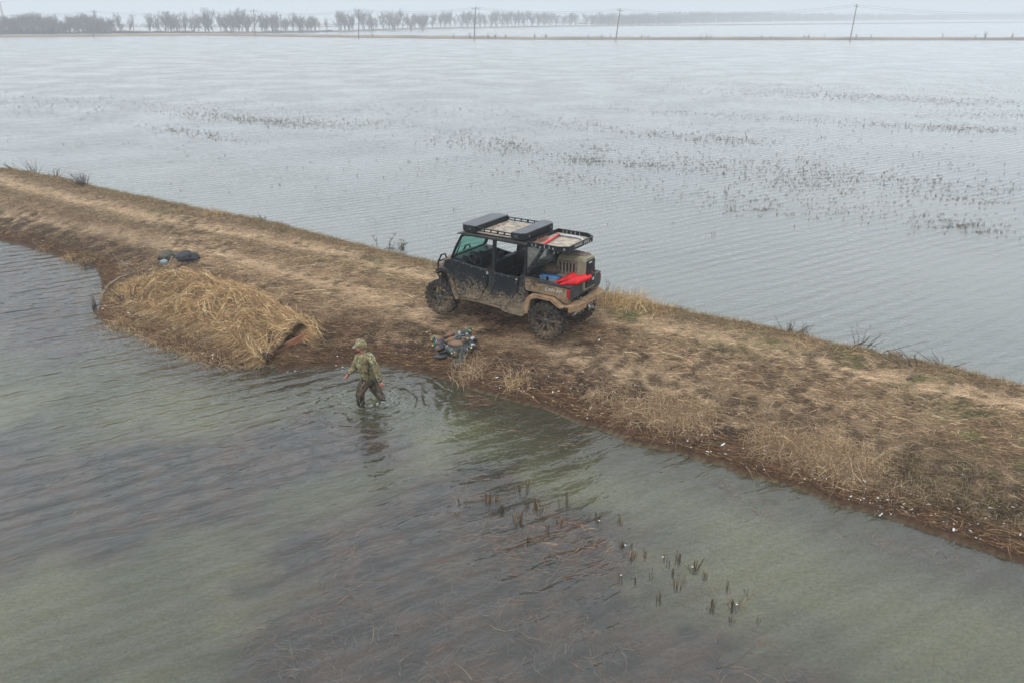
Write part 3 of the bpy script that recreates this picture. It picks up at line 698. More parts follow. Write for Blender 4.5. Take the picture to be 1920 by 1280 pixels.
# -- writing
def text(s, size, loc, rot, m, parent, name, ex=.002, shear=0, off=0, sp=1.0):
    c = bpy.data.curves.new(name, 'FONT'); c.body = s; c.size = size; c.extrude = ex; c.align_x = 'CENTER'; c.align_y = 'CENTER'; c.shear = shear; c.offset = off; c.space_character = sp
    o = bpy.data.objects.new(name, c); link(o); dg = bpy.context.evaluated_depsgraph_get(); me = bpy.data.meshes.new_from_object(o.evaluated_get(dg)); bpy.data.objects.remove(o)
    me.materials.clear(); me.materials.append(m); o = bpy.data.objects.new(name, me); link(o); o.location = loc; o.rotation_euler = rot; o.parent = parent; return o
text('RUGGED   RACK', .085, (-1.938, .0, 2.135), (math.pi/2, 0, -math.pi/2), M['white'], rr_, 'lettering', shear=.3, sp=1.05)
# -- cargo bed
def bedside(s):
    b = MB()
    b.prism([(-.90, 1.34), (-1.22, 1.33), (-1.30, 1.27), (-1.98, 1.27), (-2.03, 1.22), (-2.04, 1.07), (-2.0, .99), (-1.80, 1.0), (-1.70, 1.05), (-.93, 1.06), (-.90, 1.10)], min(s*.66, s*.745), max(s*.66, s*.745))
    b.prism([(-1.85, .96), (-2.03, .93), (-2.05, 1.08), (-1.9, 1.05)], min(s*.60, s*.74), max(s*.60, s*.74))
    o = b.build('bed_side', M['bedpaint'], UV, bevel=.012)
    r = MB(); r.bar((-.90, s*.70, 1.352), (-1.24, s*.70, 1.352), .075, .03); r.bar((-1.24, s*.70, 1.345), (-2.02, s*.70, 1.31), .075, .05)
    for k in range(3): r.box((-1.08-.30*k, s*.73, 1.365-.015*k), (.16, .022, .03))
    r.build('bed_rail', M['blackdust'], o, bevel=.008)
    # flare above the rear wheel
    arc = [(-.92, .60), (-.97, .86), (-1.06, .98), (-1.20, 1.02), (-1.66, 1.02), (-1.80, .94), (-1.90, .87), (-1.96, .88)]
    arc2 = [(-1.02, .52), (-1.07, .80), (-1.13, .90), (-1.25, .945), (-1.62, .945), (-1.74, .87), (-1.86, .81), (-1.96, .84)]
    b = MB(); n = len(arc); ya, yb = s*.55, s*.82
    vs = [(p[0], ya, p[1]+.03) for p in arc]+[(p[0], yb, p[1]) for p in arc]+[(q[0], yb, q[1]) for q in arc2]+[(q[0], ya, q[1]) for q in arc2]
    fs = [(k*n+i, k*n+i+1, (k+1) % 4*n+i+1, (k+1) % 4*n+i) for k in range(4) for i in range(n-1)]+[(0, n, 2*n, 3*n), (n-1, 2*n-1, 3*n-1, 4*n-1)]
    b.add(vs, fs); b.build('rear_fender', M['fender'], UV, bevel=.01)
    return o
bs = bedside(1); bedside(-1)
text('CAN-AM', .105, (-1.66, .7475, 1.185), (math.pi/2, 0, math.pi), M['white'], bs, 'lettering', shear=.25, sp=1.1)
b = MB(); b.box((-1.46, 0, 1.03), (1.12, 1.34, .04)); b.box((-.94, 0, 1.18), (.04, 1.34, .3)); b.build('bed_floor', M['blackdust'], UV)
b = MB(); b.box((-2.035, 0, 1.155), (.055, 1.40, .29)); b.box((-2.035, 0, 1.315), (.075, 1.46, .035)); b.prism([(.72, 1.02), (.72, 1.28), (.30, 1.28), (.18, 1.02)], -2.078, -2.06, axis='x'); b.prism([(-.72, 1.02), (-.72, 1.28), (-.30, 1.28), (-.18, 1.02)], -2.078, -2.06, axis='x')
tg_ = b.build('tailgate', M['blackdust'], UV, bevel=.01)
b = MB(); b.box((-2.075, 0, 1.24), (.03, .26, .09)); b.box((-2.094, 0, 1.25), (.012, .17, .035)); b.build('handle', M['black'], tg_, bevel=.006)
for s in (1, -1):
    b = MB(); b.box((-2.05, s*.715, 1.17), (.04, .075, .20)); b.box((-2.03, s*.748, 1.17), (.06, .012, .17)); b.build('taillight', M['lens'], UV, bevel=.008)
b = MB()
b.box((-2.14, .0, .86), (.16, .48, .12)); b.box((-2.02, 0, .78), (.12, .9, .12))
for s in (1, -1):
    b.prism([(-1.98, s*.30), (-2.24, s*.24), (-2.24, s*.55), (-2.10, s*.80), (-1.98, s*.80)], .86, .90, axis='z'); b.prism([(-2.20, s*.24), (-2.24, s*.24), (-2.24, s*.55), (-2.10, s*.80), (-2.06, s*.78), (-2.2, s*.54)], .76, .86, axis='z')
b.tube([(-2.24, .1, .80), (-2.30, .1, .80), (-2.31, .1, .86), (-2.24, .1, .86)], .012, 6)
b.build('rear_bumper', M['fender'], UV, bevel=.006)
b = MB(); b.tube([(-2.22, .12, .78), (-2.27, .13, .72), (-2.24, .14, .66)], .014, 6); b.box((-2.22, 0, .70), (.12, .06, .06)); b.tube([(-1.9, -.1, .7), (-2.0, .25, .62), (-2.0, .45, .58)], .035, 8); b.build('tow_hitch', M['steel'], UV)
# ================================================================== LOAD (things of their own, standing in or lying on the vehicle)
def inveh(name, loc, rz, label, cat, group=None):
    p = VO+FD*loc[0]+LD*loc[1]; return empty(name, (p[0], p[1], UV.location.z+loc[2]), VROT+rz, label, cat, group)
dc_ = inveh('dog_crate', (-1.70, -.13, 1.05), 0, 'tan camouflage dog crate with barred black door standing in the cargo bed', 'dog crate')
b = MB()     # tapered hard shell
vs = []
for (x, w0, w1, zt) in ((.36, .24, .21, .66), (.30, .29, .245, .76), (-.33, .30, .25, .80), (-.40, .27, .225, .76)):
    vs += [(x, -w0, .02), (x, -w0*.99, .30), (x, -w1, zt-.08), (x, -w1*.72, zt), (x, w1*.72, zt), (x, w1, zt-.08), (x, w0*.99, .30), (x, w0, .02)]
fs = [(i*8+j, i*8+(j+1) % 8, (i+1)*8+(j+1) % 8, (i+1)*8+j) for i in range(3) for j in range(8)]+[tuple(range(8)), tuple(range(31, 23, -1))]
b.add(vs, fs); b.build('shell', M['tan'], dc_, bevel=.02)
b = MB()
for s in (1, -1):
    b.prism([(.27, .33), (.27, .66), (-.22, .70), (-.22, .33)], min(s*.225, s*.287), max(s*.225, s*.287)); 
b.box((.0, 0, .775), (.5, .30, .035)); b.build('camouflage_cover', M['camocrate'], dc_, bevel=.012)
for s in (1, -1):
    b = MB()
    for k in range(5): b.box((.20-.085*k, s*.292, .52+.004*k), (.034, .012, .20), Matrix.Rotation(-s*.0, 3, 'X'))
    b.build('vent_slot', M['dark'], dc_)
b = MB()
for k in range(4): b.box((.155-.085*k, .296, .52), (.03, .010, .24))
b.build('vent_bar', M['tan'], dc_)
b = MB(); b.prism([(-.215, .08), (-.18, .70), (.18, .70), (.215, .08)], -.425, -.395, axis='x'); dr = b.build('crate_door', M['black'], dc_, bevel=.01)
b = MB()
for k in range(5): b.box((-.430, -.14+.07*k, .50), (.012, .018, .28))
for z in (.36, .64): b.box((-.432, 0, z), (.014, .34, .02))
b.build('door_bar', M['blackdust'], dr)
b = MB(); b.box((-.435, .06, .655), (.006, .13, .035)); b.box((-.435, -.10, .24), (.006, .07, .06)); b.build('sticker', M['white'], dr)
b = MB(); b.prism([(.20, .775), (.05, .83), (-.28, .815), (-.36, .79), (-.28, .78)], -.14, .14); b.build('folded_cloth', M['camocrate'], dc_, bevel=.01)
bn = inveh('storage_bin', (-1.30, .22, 1.09), .05, 'cloudy plastic storage bin with blue lid in the cargo bed', 'storage bin')
b = MB(); b.box((0, 0, .11), (.42, .30, .22), taper=1.08); b.build('tub', M['clear'], bn, bevel=.02)
b = MB(); b.box((0, 0, .235), (.48, .33, .035)); b.box((0, 0, .255), (.40, .25, .015)); b.build('lid', M['blue'], bn, bevel=.01)
b = MB(); b.box((.02, .168, .215), (.06, .02, .09)); b.build('latch', M['black'], bn, bevel=.004)
bg_ = inveh('gear_bag', (-1.26, .12, 1.355), .2, 'round brown camouflage bag lying on the blue lidded bin', 'bag')
b = MB(); b.blob((0, 0, .10), (.26, .17, .125), n=20, m=12, f=lambda p: Vector((p.x*(1+.08*math.sin(7*p.y)), p.y, p.z*(1+.1*math.sin(9*p.x))))); b.build('pouch', M['camodark'], bg_, True)
b = MB(); b.tube([(.22, -.02, .13), (.12, .10, .20), (0, .13, .21), (-.12, .10, .20), (-.22, -.02, .13)], .014, 6); b.tube([(.20, .06, .06), (0, .175, .03), (-.20, .06, .06)], .012, 6); b.build('strap', M['camodark'], bg_)
# pale object next to the bin (clothing heap)
hp = inveh('clothing_heap', (-1.72, .30, 1.13), 0, 'brown rumpled clothing heaped between the blue lidded bin and red bags', 'clothing')
b = MB(); b.blob((0, 0, .07), (.22, .16, .11), n=16, m=9, f=lambda p: Vector((p.x, p.y, p.z*(1+.3*math.sin(12*p.x+5*p.y))))); b.build('cloth', M['camodark'], hp, True)
def redbag(nm, pa, pb, r, label):
    a = VO+FD*pa[0]+LD*pa[1]+np.array([0, 0, UV.location.z-VO[2]+pa[2]]); c = VO+FD*pb[0]+LD*pb[1]+np.array([0, 0, UV.location.z-VO[2]+pb[2]])
    rt_ = empty(nm, tuple(a), 0, label, 'bag', 'red bags on the cargo bed'); d = Vector(c-a); L_ = d.length
    rt_.rotation_euler = d.to_track_quat('X', 'Z').to_euler()
    m_ = MB(); n = 14; k = 12; vs = []
    for i in range(k+1):
        t_ = i/k; rr = r*(.25+.75*min(1, t_*1.9))*(1-.08*math.sin(9*t_)); 
        for j in range(n):
            an = 2*math.pi*j/n; w_ = 1+.10*math.sin(3*an+6*t_)+.05*math.sin(7*an+11*t_)
            vs.append((t_*L_, rr*math.cos(an)*w_*1.15, rr*math.sin(an)*w_*.85))
    fs = [(i*n+j, i*n+(j+1) % n, (i+1)*n+(j+1) % n, (i+1)*n+j) for i in range(k) for j in range(n)]+[tuple(range(n-1, -1, -1))]
    m_.add(vs, fs); m_.blob((L_, 0, 0), (.03, r*1.1, r*.8), n=14, m=6)
    m_.build('bag_body', M['red'], rt_, True); return rt_, L_
redbag('red_bag', (-1.58, .66, 1.31), (-2.04, -.24, 1.44), .10, 'red nylon bag lying furthest back across the bed beside the dog crate')
r2, L2 = redbag('red_bag', (-1.84, .76, 1.36), (-2.17, .20, 1.42), .105, 'red nylon bag lying nearest over the tailgate corner')
r3, L3 = redbag('red_bag', (-1.75, .40, 1.29), (-2.17, -.02, 1.39), .075, 'short dark red rolled bag with open end between the two bright red bags')
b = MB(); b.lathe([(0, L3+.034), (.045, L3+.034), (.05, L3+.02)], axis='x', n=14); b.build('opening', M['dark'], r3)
tb = inveh('red_tube', (-1.27, .60, 2.14), 0, 'red plastic tube lying across the front of the rear rack', 'tube')
b = MB(); b.tube([(0, -.02, 0), (.12, -.86, .005)], .032, 12); b.build('pipe_wall', M['redplastic'], tb, True)
b = MB(); b.lathe([(.035, -.86), (.037, -.92), (.02, -.93), (0, -.93)], c=(.12, 0, .005), axis='y', n=12); b.build('end_cap', M['lens'], tb)
tp = inveh('grey_pipe', (-1.12, -.36, 2.135), 0, 'bent grey pipe running along the far side of the rear rack', 'pipe')
b = MB(); b.tube([(-.03, .0, 0), (-.3, -.04, 0), (-.52, -.03, .0), (-.66, .05, 0), (-.74, .17, .0)], .026, 10); b.build('pipe_wall', M['grey_pipe'], tp, True)
cd = inveh('twig_tangle', (-1.02, .20, 2.11), 0, 'small tangle of dry twigs and leaves in the front of the rear rack', 'twigs')
b = MB()
for k in range(14):
    a = random.uniform(0, 6.28); b.tube([(random.uniform(-.05, .05), random.uniform(-.15, .25), .0), (random.uniform(-.08, .08), random.uniform(-.2, .3), .08*random.random()+.02), (random.uniform(-.08, .08), random.uniform(-.2, .3), .01)], .004, 4)
for k in range(60): b.box((random.uniform(-.05, .05), random.uniform(-.3, .38), .005+.02*random.random()), (.04, .012, .006), Matrix.Rotation(random.uniform(0, 3), 3, 'Z'))
b.build('twigs', M['rust'], cd)
cp_ = inveh('drink_cup', (.95, -.42, 1.49), 0, 'small white and red cup standing on the dashboard', 'cup')
b = MB(); b.lathe([(0, 0), (.028, 0), (.036, .10), (.03, .10)], n=14); b.build('cup_wall', M['white'], cp_, True)
b = MB(); b.lathe([(.0345, .025), (.0375, .065)], n=14); b.build('band', M['lens'], cp_, True)
# ================================================================== GRASS, LITTER, FEATHERS ON THE LEVEE
M['blade'] = tinted('dry_grass'); 
def mesh_ribbons(name, P, wid, col, m=None, parent=None, taper=.25):
    V, Fq_, C_ = ribbons(P, wid, col, taper); return npmesh(name, V, Fq_, m or M['blade'], C_, False, parent)
AX = np.array([ld_[0], ld_[1]])            # along the levee
def sample_land(n, xr=(-32, 22), yr=(7, 46), f=None):
    out = np.zeros((0, 2))
    while len(out) < n:
        x = rng.uniform(*xr, n); y = rng.uniform(*yr, n); dn_, dc_2 = dists(x, y)
        k = (dn_ > .12) & (dc_2 > -.9); dd_ = np.hypot(x, y)
        k &= rng.random(n) < np.clip((22/np.maximum(dd_, 1))**1.3, 0, 1)
        if f is not None: k &= rng.random(n) < f(x, y, dn_, dc_2)
        out = np.concatenate([out, np.stack([x[k], y[k]], 1)])
    return out[:n]
def flat_blades(n, L, wd, up, lim=None, bright=1.0, f=None, along=.5, K=3):
    p = sample_land(n, f=f); x, y = p.T
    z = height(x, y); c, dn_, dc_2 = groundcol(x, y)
    a = np.where(rng.random(n) < along, math.atan2(AX[1], AX[0])+rng.normal(0, .5, n), rng.uniform(0, 2*math.pi, n))
    le = rng.uniform(L[0], L[1], n); t_ = np.linspace(0, 1, K)[None, :]
    curl = rng.normal(0, .35, n)
    aa = a[:, None]+curl[:, None]*t_
    P = np.stack([x[:, None]+np.cos(aa)*le[:, None]*t_, y[:, None]+np.sin(aa)*le[:, None]*t_, z[:, None]+.008+up*rng.random(n)[:, None]*np.sin(t_*math.pi*rng.uniform(.5, 1, n)[:, None])], -1)
    k = rng.random(n); v = np.exp(rng.normal(0, .45, n))
    straw = np.array([.47, .335, .205]); tk = np.exp(-(np.minimum(polydist(x, y, TR1), polydist(x, y, TR2))/.42)**2); v = v**(1-.75*tk); c = c*v[:, None]*bright
    c = np.where((k < .13)[:, None]*(dn_ > .6)[:, None], straw*rng.uniform(.6, 1.1, n)[:, None], c)
    return P, rng.uniform(*wd, n), np.clip(c, 0, .75)
P, w_, c_ = flat_blades(240000, (.06, .22), (.0045, .011), .04, bright=1.45)
grs = mesh_ribbons('grass', P, w_, c_); tag(grs, kind='stuff')
# longer loose straws thrown about
P, w_, c_ = flat_blades(9000, (.25, .6), (.006, .011), .07, bright=1.5, K=4, f=lambda x, y, a, b: np.exp(-(((x+4.5)/6)**2+((y-19)/4)**2))*.9+.12)
tag(mesh_ribbons('loose_straw', P, w_, c_), kind='stuff')
def tufts(roots, nper, H, lean, wd, cols, K=5, spread=.12, droop=.5, wind=(0, 0)):
    """upright arching blades around each root"""
    R_ = np.repeat(roots, nper, 0); n = len(R_)
    x = R_[:, 0]+rng.normal(0, spread, n); y = R_[:, 1]+rng.normal(0, spread, n); z = height(x, y)-.02
    a = rng.uniform(0, 2*math.pi, n); h = rng.uniform(*H, n); ln = np.abs(rng.normal(0, lean, n)); t_ = np.linspace(0, 1, K)[None]
    dx = (np.cos(a)*ln+wind[0])[:, None]*(t_**1.6)*h[:, None]; dy = (np.sin(a)*ln+wind[1])[:, None]*(t_**1.6)*h[:, None]
    dz = h[:, None]*(t_-droop*t_**3*np.minimum(ln, 1.2)[:, None])
    P = np.stack([x[:, None]+dx, y[:, None]+dy, np.maximum(z[:, None]+dz, z[:, None]+.01)], -1)
    cols = np.array(cols); c = cols[rng.integers(0, len(cols), n)]*np.exp(rng.normal(0, .25, n))[:, None]
    return P, rng.uniform(*wd, n), np.clip(c, 0, .75)
GOLD = [(.46, .31, .15), (.39, .27, .14), (.52, .38, .21), (.28, .19, .10)]
BEIGE = [(.40, .29, .18), (.29, .205, .125), (.48, .37, .24), (.14, .09, .052), (.36, .245, .13)]
BROWN = [(.20, .14, .085), (.13, .09, .055), (.27, .20, .12), (.17, .15, .07)]
def along(px, n, z, jit):
    P_ = np.array([G(u, v, z)[:2] for u, v in px]); L_ = np.r_[0, np.cumsum(np.hypot(*np.diff(P_, axis=0).T))]
    s = rng.uniform(0, L_[-1], n); return np.stack([np.interp(s, L_, P_[:, 0]), np.interp(s, L_, P_[:, 1])], 1)+rng.normal(0, jit, (n, 2))
# rough fringe along the far crest
P, w_, c_ = tufts(along([(0, 318), (300, 382), (520, 426), (760, 486), (960, 524), (1180, 568), (1480, 632), (1700, 680), (1920, 728)], 1500, .7, .28), 14, (.06, .22), .7, (.006, .012), BROWN+[(.36, .26, .14)], spread=.12)
tag(mesh_ribbons('crest_grass', P, w_, c_), kind='stuff')
# pale tangle of dead vines along the near bank on the right, finer tangles elsewhere
r1 = np.concatenate([along([(1115, 742), (1180, 757), (1260, 770), (1400, 797), (1540, 836), (1640, 868)], 300, .45, .30), along([(1130, 765), (1160, 780), (1200, 795)], 40, .3, .15),
                     along([(1320, 770), (1480, 815), (1600, 860), (1700, 870)], 60, .6, .25)])
r1 = r1[(fbm(r1[:, 0], r1[:, 1], 1.3, 3, 7) > .40) & (dists(r1[:, 0], r1[:, 1])[0] > .55)]
P, w_, c_ = tufts(r1, 52, (.10, .32), 1.3, (.004, .010), BEIGE, K=6, spread=.16, droop=.75)
P = P+np.sin(np.arange(6)[None, :, None]*1.7+rng.uniform(0, 6.28, (len(P), 1, 3)))*.025*np.linspace(0, 1, 6)[None, :, None]
tag(mesh_ribbons('dead_vines', P, w_, c_), kind='stuff')
r2_ = np.concatenate([along([(1640, 890), (1760, 915), (1860, 955), (1920, 972)], 80, .4, .30), along([(1700, 840), (1900, 900)], 60, .6, .35), along([(860, 690), (1000, 735), (1100, 770)], 50, .35, .18), along([(600, 668), (700, 668), (830, 690)], 45, .3, .15), along([(220, 605), (330, 645), (480, 675)], 60, .25, .15), along([(0, 440), (110, 468), (190, 495)], 80, .3, .2)])
r2_ = r2_[(dists(r2_[:, 0], r2_[:, 1])[0] > .42)]
P, w_, c_ = tufts(r2_, 26, (.08, .26), 1.1, (.005, .010), BROWN+[(.10, .07, .045), (.06, .042, .03), (.30, .24, .17), (.09, .09, .04)], K=5, spread=.15, droop=.7)
tag(mesh_ribbons('bank_weeds', P, w_, c_), kind='stuff')
# litter line washed up against the near shore: short red-brown straws, pale reeds lying in it
q = sample_land(26000, f=lambda x, y, a, b: (a < .62)*1.); x, y = q.T; n = len(x)
a = math.atan2(AX[1], AX[0])+rng.normal(0, .45, n); le = rng.uniform(.06, .28, n); t_ = np.linspace(-.5, .5, 3)[None]
P = np.stack([x[:, None]+np.cos(a)[:, None]*le[:, None]*t_, y[:, None]+np.sin(a)[:, None]*le[:, None]*t_, np.repeat(np.maximum(height(x, y), .002)[:, None]+rng.uniform(.004, .04, n)[:, None], 3, 1)], -1)
pal = np.array([(.115, .062, .034), (.16, .088, .046), (.075, .042, .024), (.22, .135, .07), (.36, .25, .13), (.11, .075, .048)])
tag(mesh_ribbons('shore_litter', P, rng.uniform(.006, .014, n), pal[rng.choice(6, n, p=[.3, .25, .2, .13, .05, .07])]*np.exp(rng.normal(0, .2, n))[:, None]), kind='stuff')
# white feathers shed along the bank
def feathers():
    A = sample_land(900, f=lambda x, y, a, b: (a < 1.5)*np.exp(-(a/.65)**2)*np.where(x < -1, .25, 1.)*(.15+sstep(.2, .9, vnoise(x, y, 1.6, 3)))); B_ = sample_land(170)
    Cc = np.array([G(u+rng.normal(0, 9), v+rng.normal(0, 5), .1)[:2] for u, v in [(1655, 955)]*14+[(1098, 775)]*12+[(545, 690)]*6+[(640, 680)]*5+[(1500, 690)]*3+[(640, 662)]*4])
    Q = np.concatenate([A, B_, Cc]); n = len(Q); Ls = rng.gamma(1.3, .008, n)+.006; 
    Ls = np.minimum(Ls, .06); V = []; F_ = []
    z = np.maximum(height(Q[:, 0], Q[:, 1]), .0)+.035+rng.random(n)*.02
    for i in range(n):
        a = rng.uniform(0, 6.28); u = np.array([math.cos(a), math.sin(a), rng.normal(0, .25)])*Ls[i]; v = np.array([-math.sin(a), math.cos(a), rng.normal(0, .4)])*Ls[i]*.36; c = np.array([Q[i, 0], Q[i, 1], z[i]]); b = len(V)
        V += [c-u, c-u*.4+v, c+u*.5+v*.8, c+u, c+u*.5-v*.8, c-u*.4-v, c+np.array([0, 0, Ls[i]*.3])]
        F_ += [(b, b+1, b+6), (b+1, b+2, b+6), (b+2, b+3, b+6), (b+3, b+4, b+6), (b+4, b+5, b+6), (b+5, b, b+6)]
    return npmesh('feathers', np.array(V), np.array(F_), simple('feather_white', (.60, .61, .62), (.36, .35, .33), 8, .8, 0, 0))
tag(feathers(), kind='stuff')
# ================================================================== SHRUBS, TUFTS, DRIFTWOOD
def shrub(u, v, z, h, wdt, nst, label, lean=(0, 0), sub=5, m='twig', thick=.012, group='bare shrubs along the levee'):
    p = GP(u, v) if .1 < z < .5 else G(u, v, z); z0 = zat(p[0], p[1]) if z > .1 else z
    e = empty('bare_shrub', (p[0], p[1], z0), 0, label, 'shrub', group)
    b = MB(); st = []
    for k in range(nst):
        a = random.uniform(0, 6.28); r = abs(random.gauss(0, .5))*wdt; px, py = math.cos(a)*r*.35, math.sin(a)*r*.35
        pts = [Vector((px, py, -.03))]; d = Vector((math.cos(a)*r*.8+lean[0], math.sin(a)*r*.8+lean[1], h*random.uniform(.6, 1.0)))
        for j in range(1, 6):
            t_ = j/5; pts.append(Vector((px, py, 0))+Vector((d.x*t_**1.3, d.y*t_**1.3, d.z*t_))+Vector((random.gauss(0, .03), random.gauss(0, .03), random.gauss(0, .02)))*h)
        b.tube(pts, [thick*(1-.75*j/5) for j in range(6)], 4); st.append(pts)
    b.build('stems', M[m], e)
    P_ = []
    for pts in st:
        for k in range(sub):
            j = random.randint(1, 5); s0 = pts[j]; a = random.uniform(0, 6.28); l = h*random.uniform(.12, .38)
            d = Vector((math.cos(a)*.7, math.sin(a)*.7, random.uniform(.1, .9)))*l; bend = Vector((random.gauss(0, .3), random.gauss(0, .3), -.2))*l*.4
            P_.append([tuple(s0+d*t_+bend*t_*t_) for t_ in (0, .33, .66, 1)])
    P_ = np.array(P_); mesh_ribbons('twigs', P_, np.full(len(P_), thick*.9), None, M[m], e)
    return e
shrub(62, 325, .72, .75, .9, 13, 'tall thin bare shrub on the crest near the left edge of the picture', (-.2, 0))
shrub(25, 320, .72, .45, .6, 7, 'low sparse bare stems leftmost on the levee crest', (-.3, 0))
shrub(105, 335, .72, .5, .6, 9, 'bare shrub with seed heads just left of the dense dark bush on the crest', (.1, 0))
shrub(157, 350, .72, .62, .8, 34, 'dense dark rounded bare bush on the left part of the levee crest', (-.05, 0), 8)
shrub(495, 416, .7, .28, .5, 12, 'small low tangle of dark twigs beside the golden grass tuft on the crest', (-.1, 0), 6)
shrub(725, 468, .25, .95, .9, 9, 'bare twisted shrub standing at the water edge left of the vehicle', (.25, .1), 22, thick=.022)
shrub(755, 468, 0.02, .30, .4, 8, 'small half drowned bare twigs in the water right of the twisted shrub', (0, 0), 5)
shrub(1143, 548, .6, .5, .7, 8, 'thin dark bare twigs just right of the vehicle on the crest', (.2, .2), 6)
shrub(1480, 622, .7, .35, .5, 16, 'reddish weed tops standing on the crest right of the vehicle', (0, 0), 5)
shrub(1500, 628, .7, .30, .35, 10, 'short dry weeds directly behind the whitish pole on the crest', (0, 0), 5)
shrub(1622, 655, .7, .42, .8, 8, 'long curved bare twigs leaning over the water on the right crest', (.45, .2), 4)
shrub(1705, 690, .72, .45, .6, 9, 'loose dead branch with curled bare twigs lying on the right crest', (-.4, .1), 5)
shrub(1770, 690, .7, .25, .4, 6, 'sparse thin stems furthest right on the crest', (0, 0), 4)
shrub(248, 560, .3, .55, .8, 10, 'sparse dark red weed stems beside the left end of the straw mound', (.2, 0), 7)
shrub(160, 498, .05, .22, .45, 9, 'dark twigs standing in the water off the left corner of the levee', (0, 0), 5)
def tuft(u, v, z, r, n, H, cols, label, lean=.6, name='grass_tuft', wind=(0, 0)):
    p = GP(u, v); e_ = np.array([[p[0], p[1]]])
    P, w_, c_ = tufts(e_, n, H, lean, (.007, .013), cols, K=5, spread=r, droop=.55, wind=wind)
    o = mesh_ribbons(name, P, w_, c_)
    return tag(o, label, 'grass tuft', 'large dry grass tufts')
tuft(1178, 573, .7, .30, 420, (.2, .5), GOLD, 'tall golden grass tuft on the crest right behind the vehicle', wind=(.3, .1))
tuft(1150, 565, .7, .25, 260, (.2, .42), GOLD, 'golden grass tuft closest to the rear bumper of the vehicle')
tuft(1225, 583, .7, .30, 300, (.15, .34), GOLD, 'lower golden grass tuft to the right of the tall one behind the vehicle')
tuft(512, 421, .7, .18, 220, (.18, .42), GOLD, 'golden grass tuft on the crest beside a dark twig tangle')
tuft(405, 403, .7, .28, 240, (.15, .34), GOLD, 'orange golden grass tuft on the crest above the black bag')
tuft(822, 488, .7, .18, 140, (.15, .34), GOLD, 'golden grass tuft just ahead of the vehicle')
tuft(885, 700, .35, .20, 420, (.18, .42), BEIGE, 'pale spiky grass tuft on the bank below the pile of decoys', .8)
tuft(968, 722, .3, .16, 200, (.2, .48), BEIGE+[(.42, .28, .13)], 'curled tan grass tuft on the bank between the decoy pile and the pale vine tangle', .9)
tuft(75, 473, .05, .22, 260, (.08, .22), BROWN+GOLD[:2], 'round brown grass clump standing in the water at the left shore', 1.0)
tuft(128, 487, .08, .14, 120, (.1, .26), GOLD, 'small golden grass clump at the left shore corner', 1.0)
tuft(160, 492, .12, .22, 260, (.1, .28), GOLD+BROWN, 'wider olive gold grass clump on the left shore next to the dark twigs', 1.0)
tuft(250, 545, .35, .35, 700, (.2, .42), GOLD, 'drooping golden grass at the left end of the straw mound', 1.0)
tuft(1500, 650, .72, .22, 160, (.1, .3), BEIGE, 'curled dry grass beside the whitish pole on the right crest', 1.1)
# driftwood and poles
def limb(name, pts_px, r, label, cat, m='wood', extra=None):
    pts = [Vector(G(u, v, z)) for u, v, z in pts_px]; o0 = pts[0].copy()
    e = empty(name, tuple(o0), 0, label, cat)
    b = MB(); b.tube([p-o0 for p in pts], r, 7); b.build('limb', M[m], e, True)
    if extra:
        c = MB()
        for ex in extra: q_ = [Vector(G(u, v, z))-o0 for u, v, z in ex]; c.tube(q_, [.012, .008, .005][:len(q_)] if len(q_) <= 3 else .008, 5)
        c.build('side_twigs', M[m], e)
    return e
limb('driftwood_branch', [(192, 570, .02), (190, 555, .2), (203, 535, .38), (225, 520, .50), (248, 514, .52)], [.05, .05, .04, .03, .015], 'long pale branch arching up from the water beside the straw mound', 'branch')
limb('driftwood_stump', [(178, 582, -.1), (176, 570, .12), (172, 553, .34)], [.07, .055, .03], 'dark broken stump standing in the water at the left tip of the bank', 'stump', 'bark', [[(178, 580, .05), (185, 572, .15), (190, 566, .2)], [(178, 582, .0), (187, 588, .08), (192, 592, .05)]])
limb('bare_cane', [(229, 518, .4), (222, 490, .75), (206, 468, 1.0)], [.012, .009, .005], 'thin red cane standing up behind the left end of the mound', 'cane')
limb('bare_cane', [(247, 508, .5), (232, 494, .65), (218, 482, .8)], [.016, .012, .008], 'short pale cane leaning left behind the left end of the mound', 'cane')
limb('dead_pole', [(1503, 663, .76), (1530, 662, .76), (1553, 659, .78)], [.035, .03, .03], 'whitish peeled pole lying on the right crest', 'pole')
limb('dead_branch', [(1598, 650, .74), (1622, 640, .9), (1632, 630, 1.05)], [.02, .014, .006], 'thin dark branch leaning up over the right crest', 'branch', 'bark', [[(1610, 645, .8), (1630, 646, .85), (1645, 650, .8)]])
limb('dead_branch', [(1700, 711, .74), (1712, 702, .85), (1708, 690, .95), (1690, 680, 1.0)], [.03, .025, .015, .008], 'curled whitish dead branch on the right crest', 'branch')
limb('bark_chunk', [(1668, 663, .72), (1690, 668, .74)], [.10, .07], 'brown rotten wood chunk on the right crest edge', 'wood', 'wood')
limb('bark_chunk', [(1712, 675, .72), (1728, 679, .72)], [.07, .04], 'smaller dark wood chunk to the right of the other one on the crest edge', 'wood', 'wood')
limb('fallen_stick', [(845, 712, .12), (855, 690, .35), (850, 676, .45)], [.012, .01, .008], 'pale stick lying under the decoy pile', 'stick')
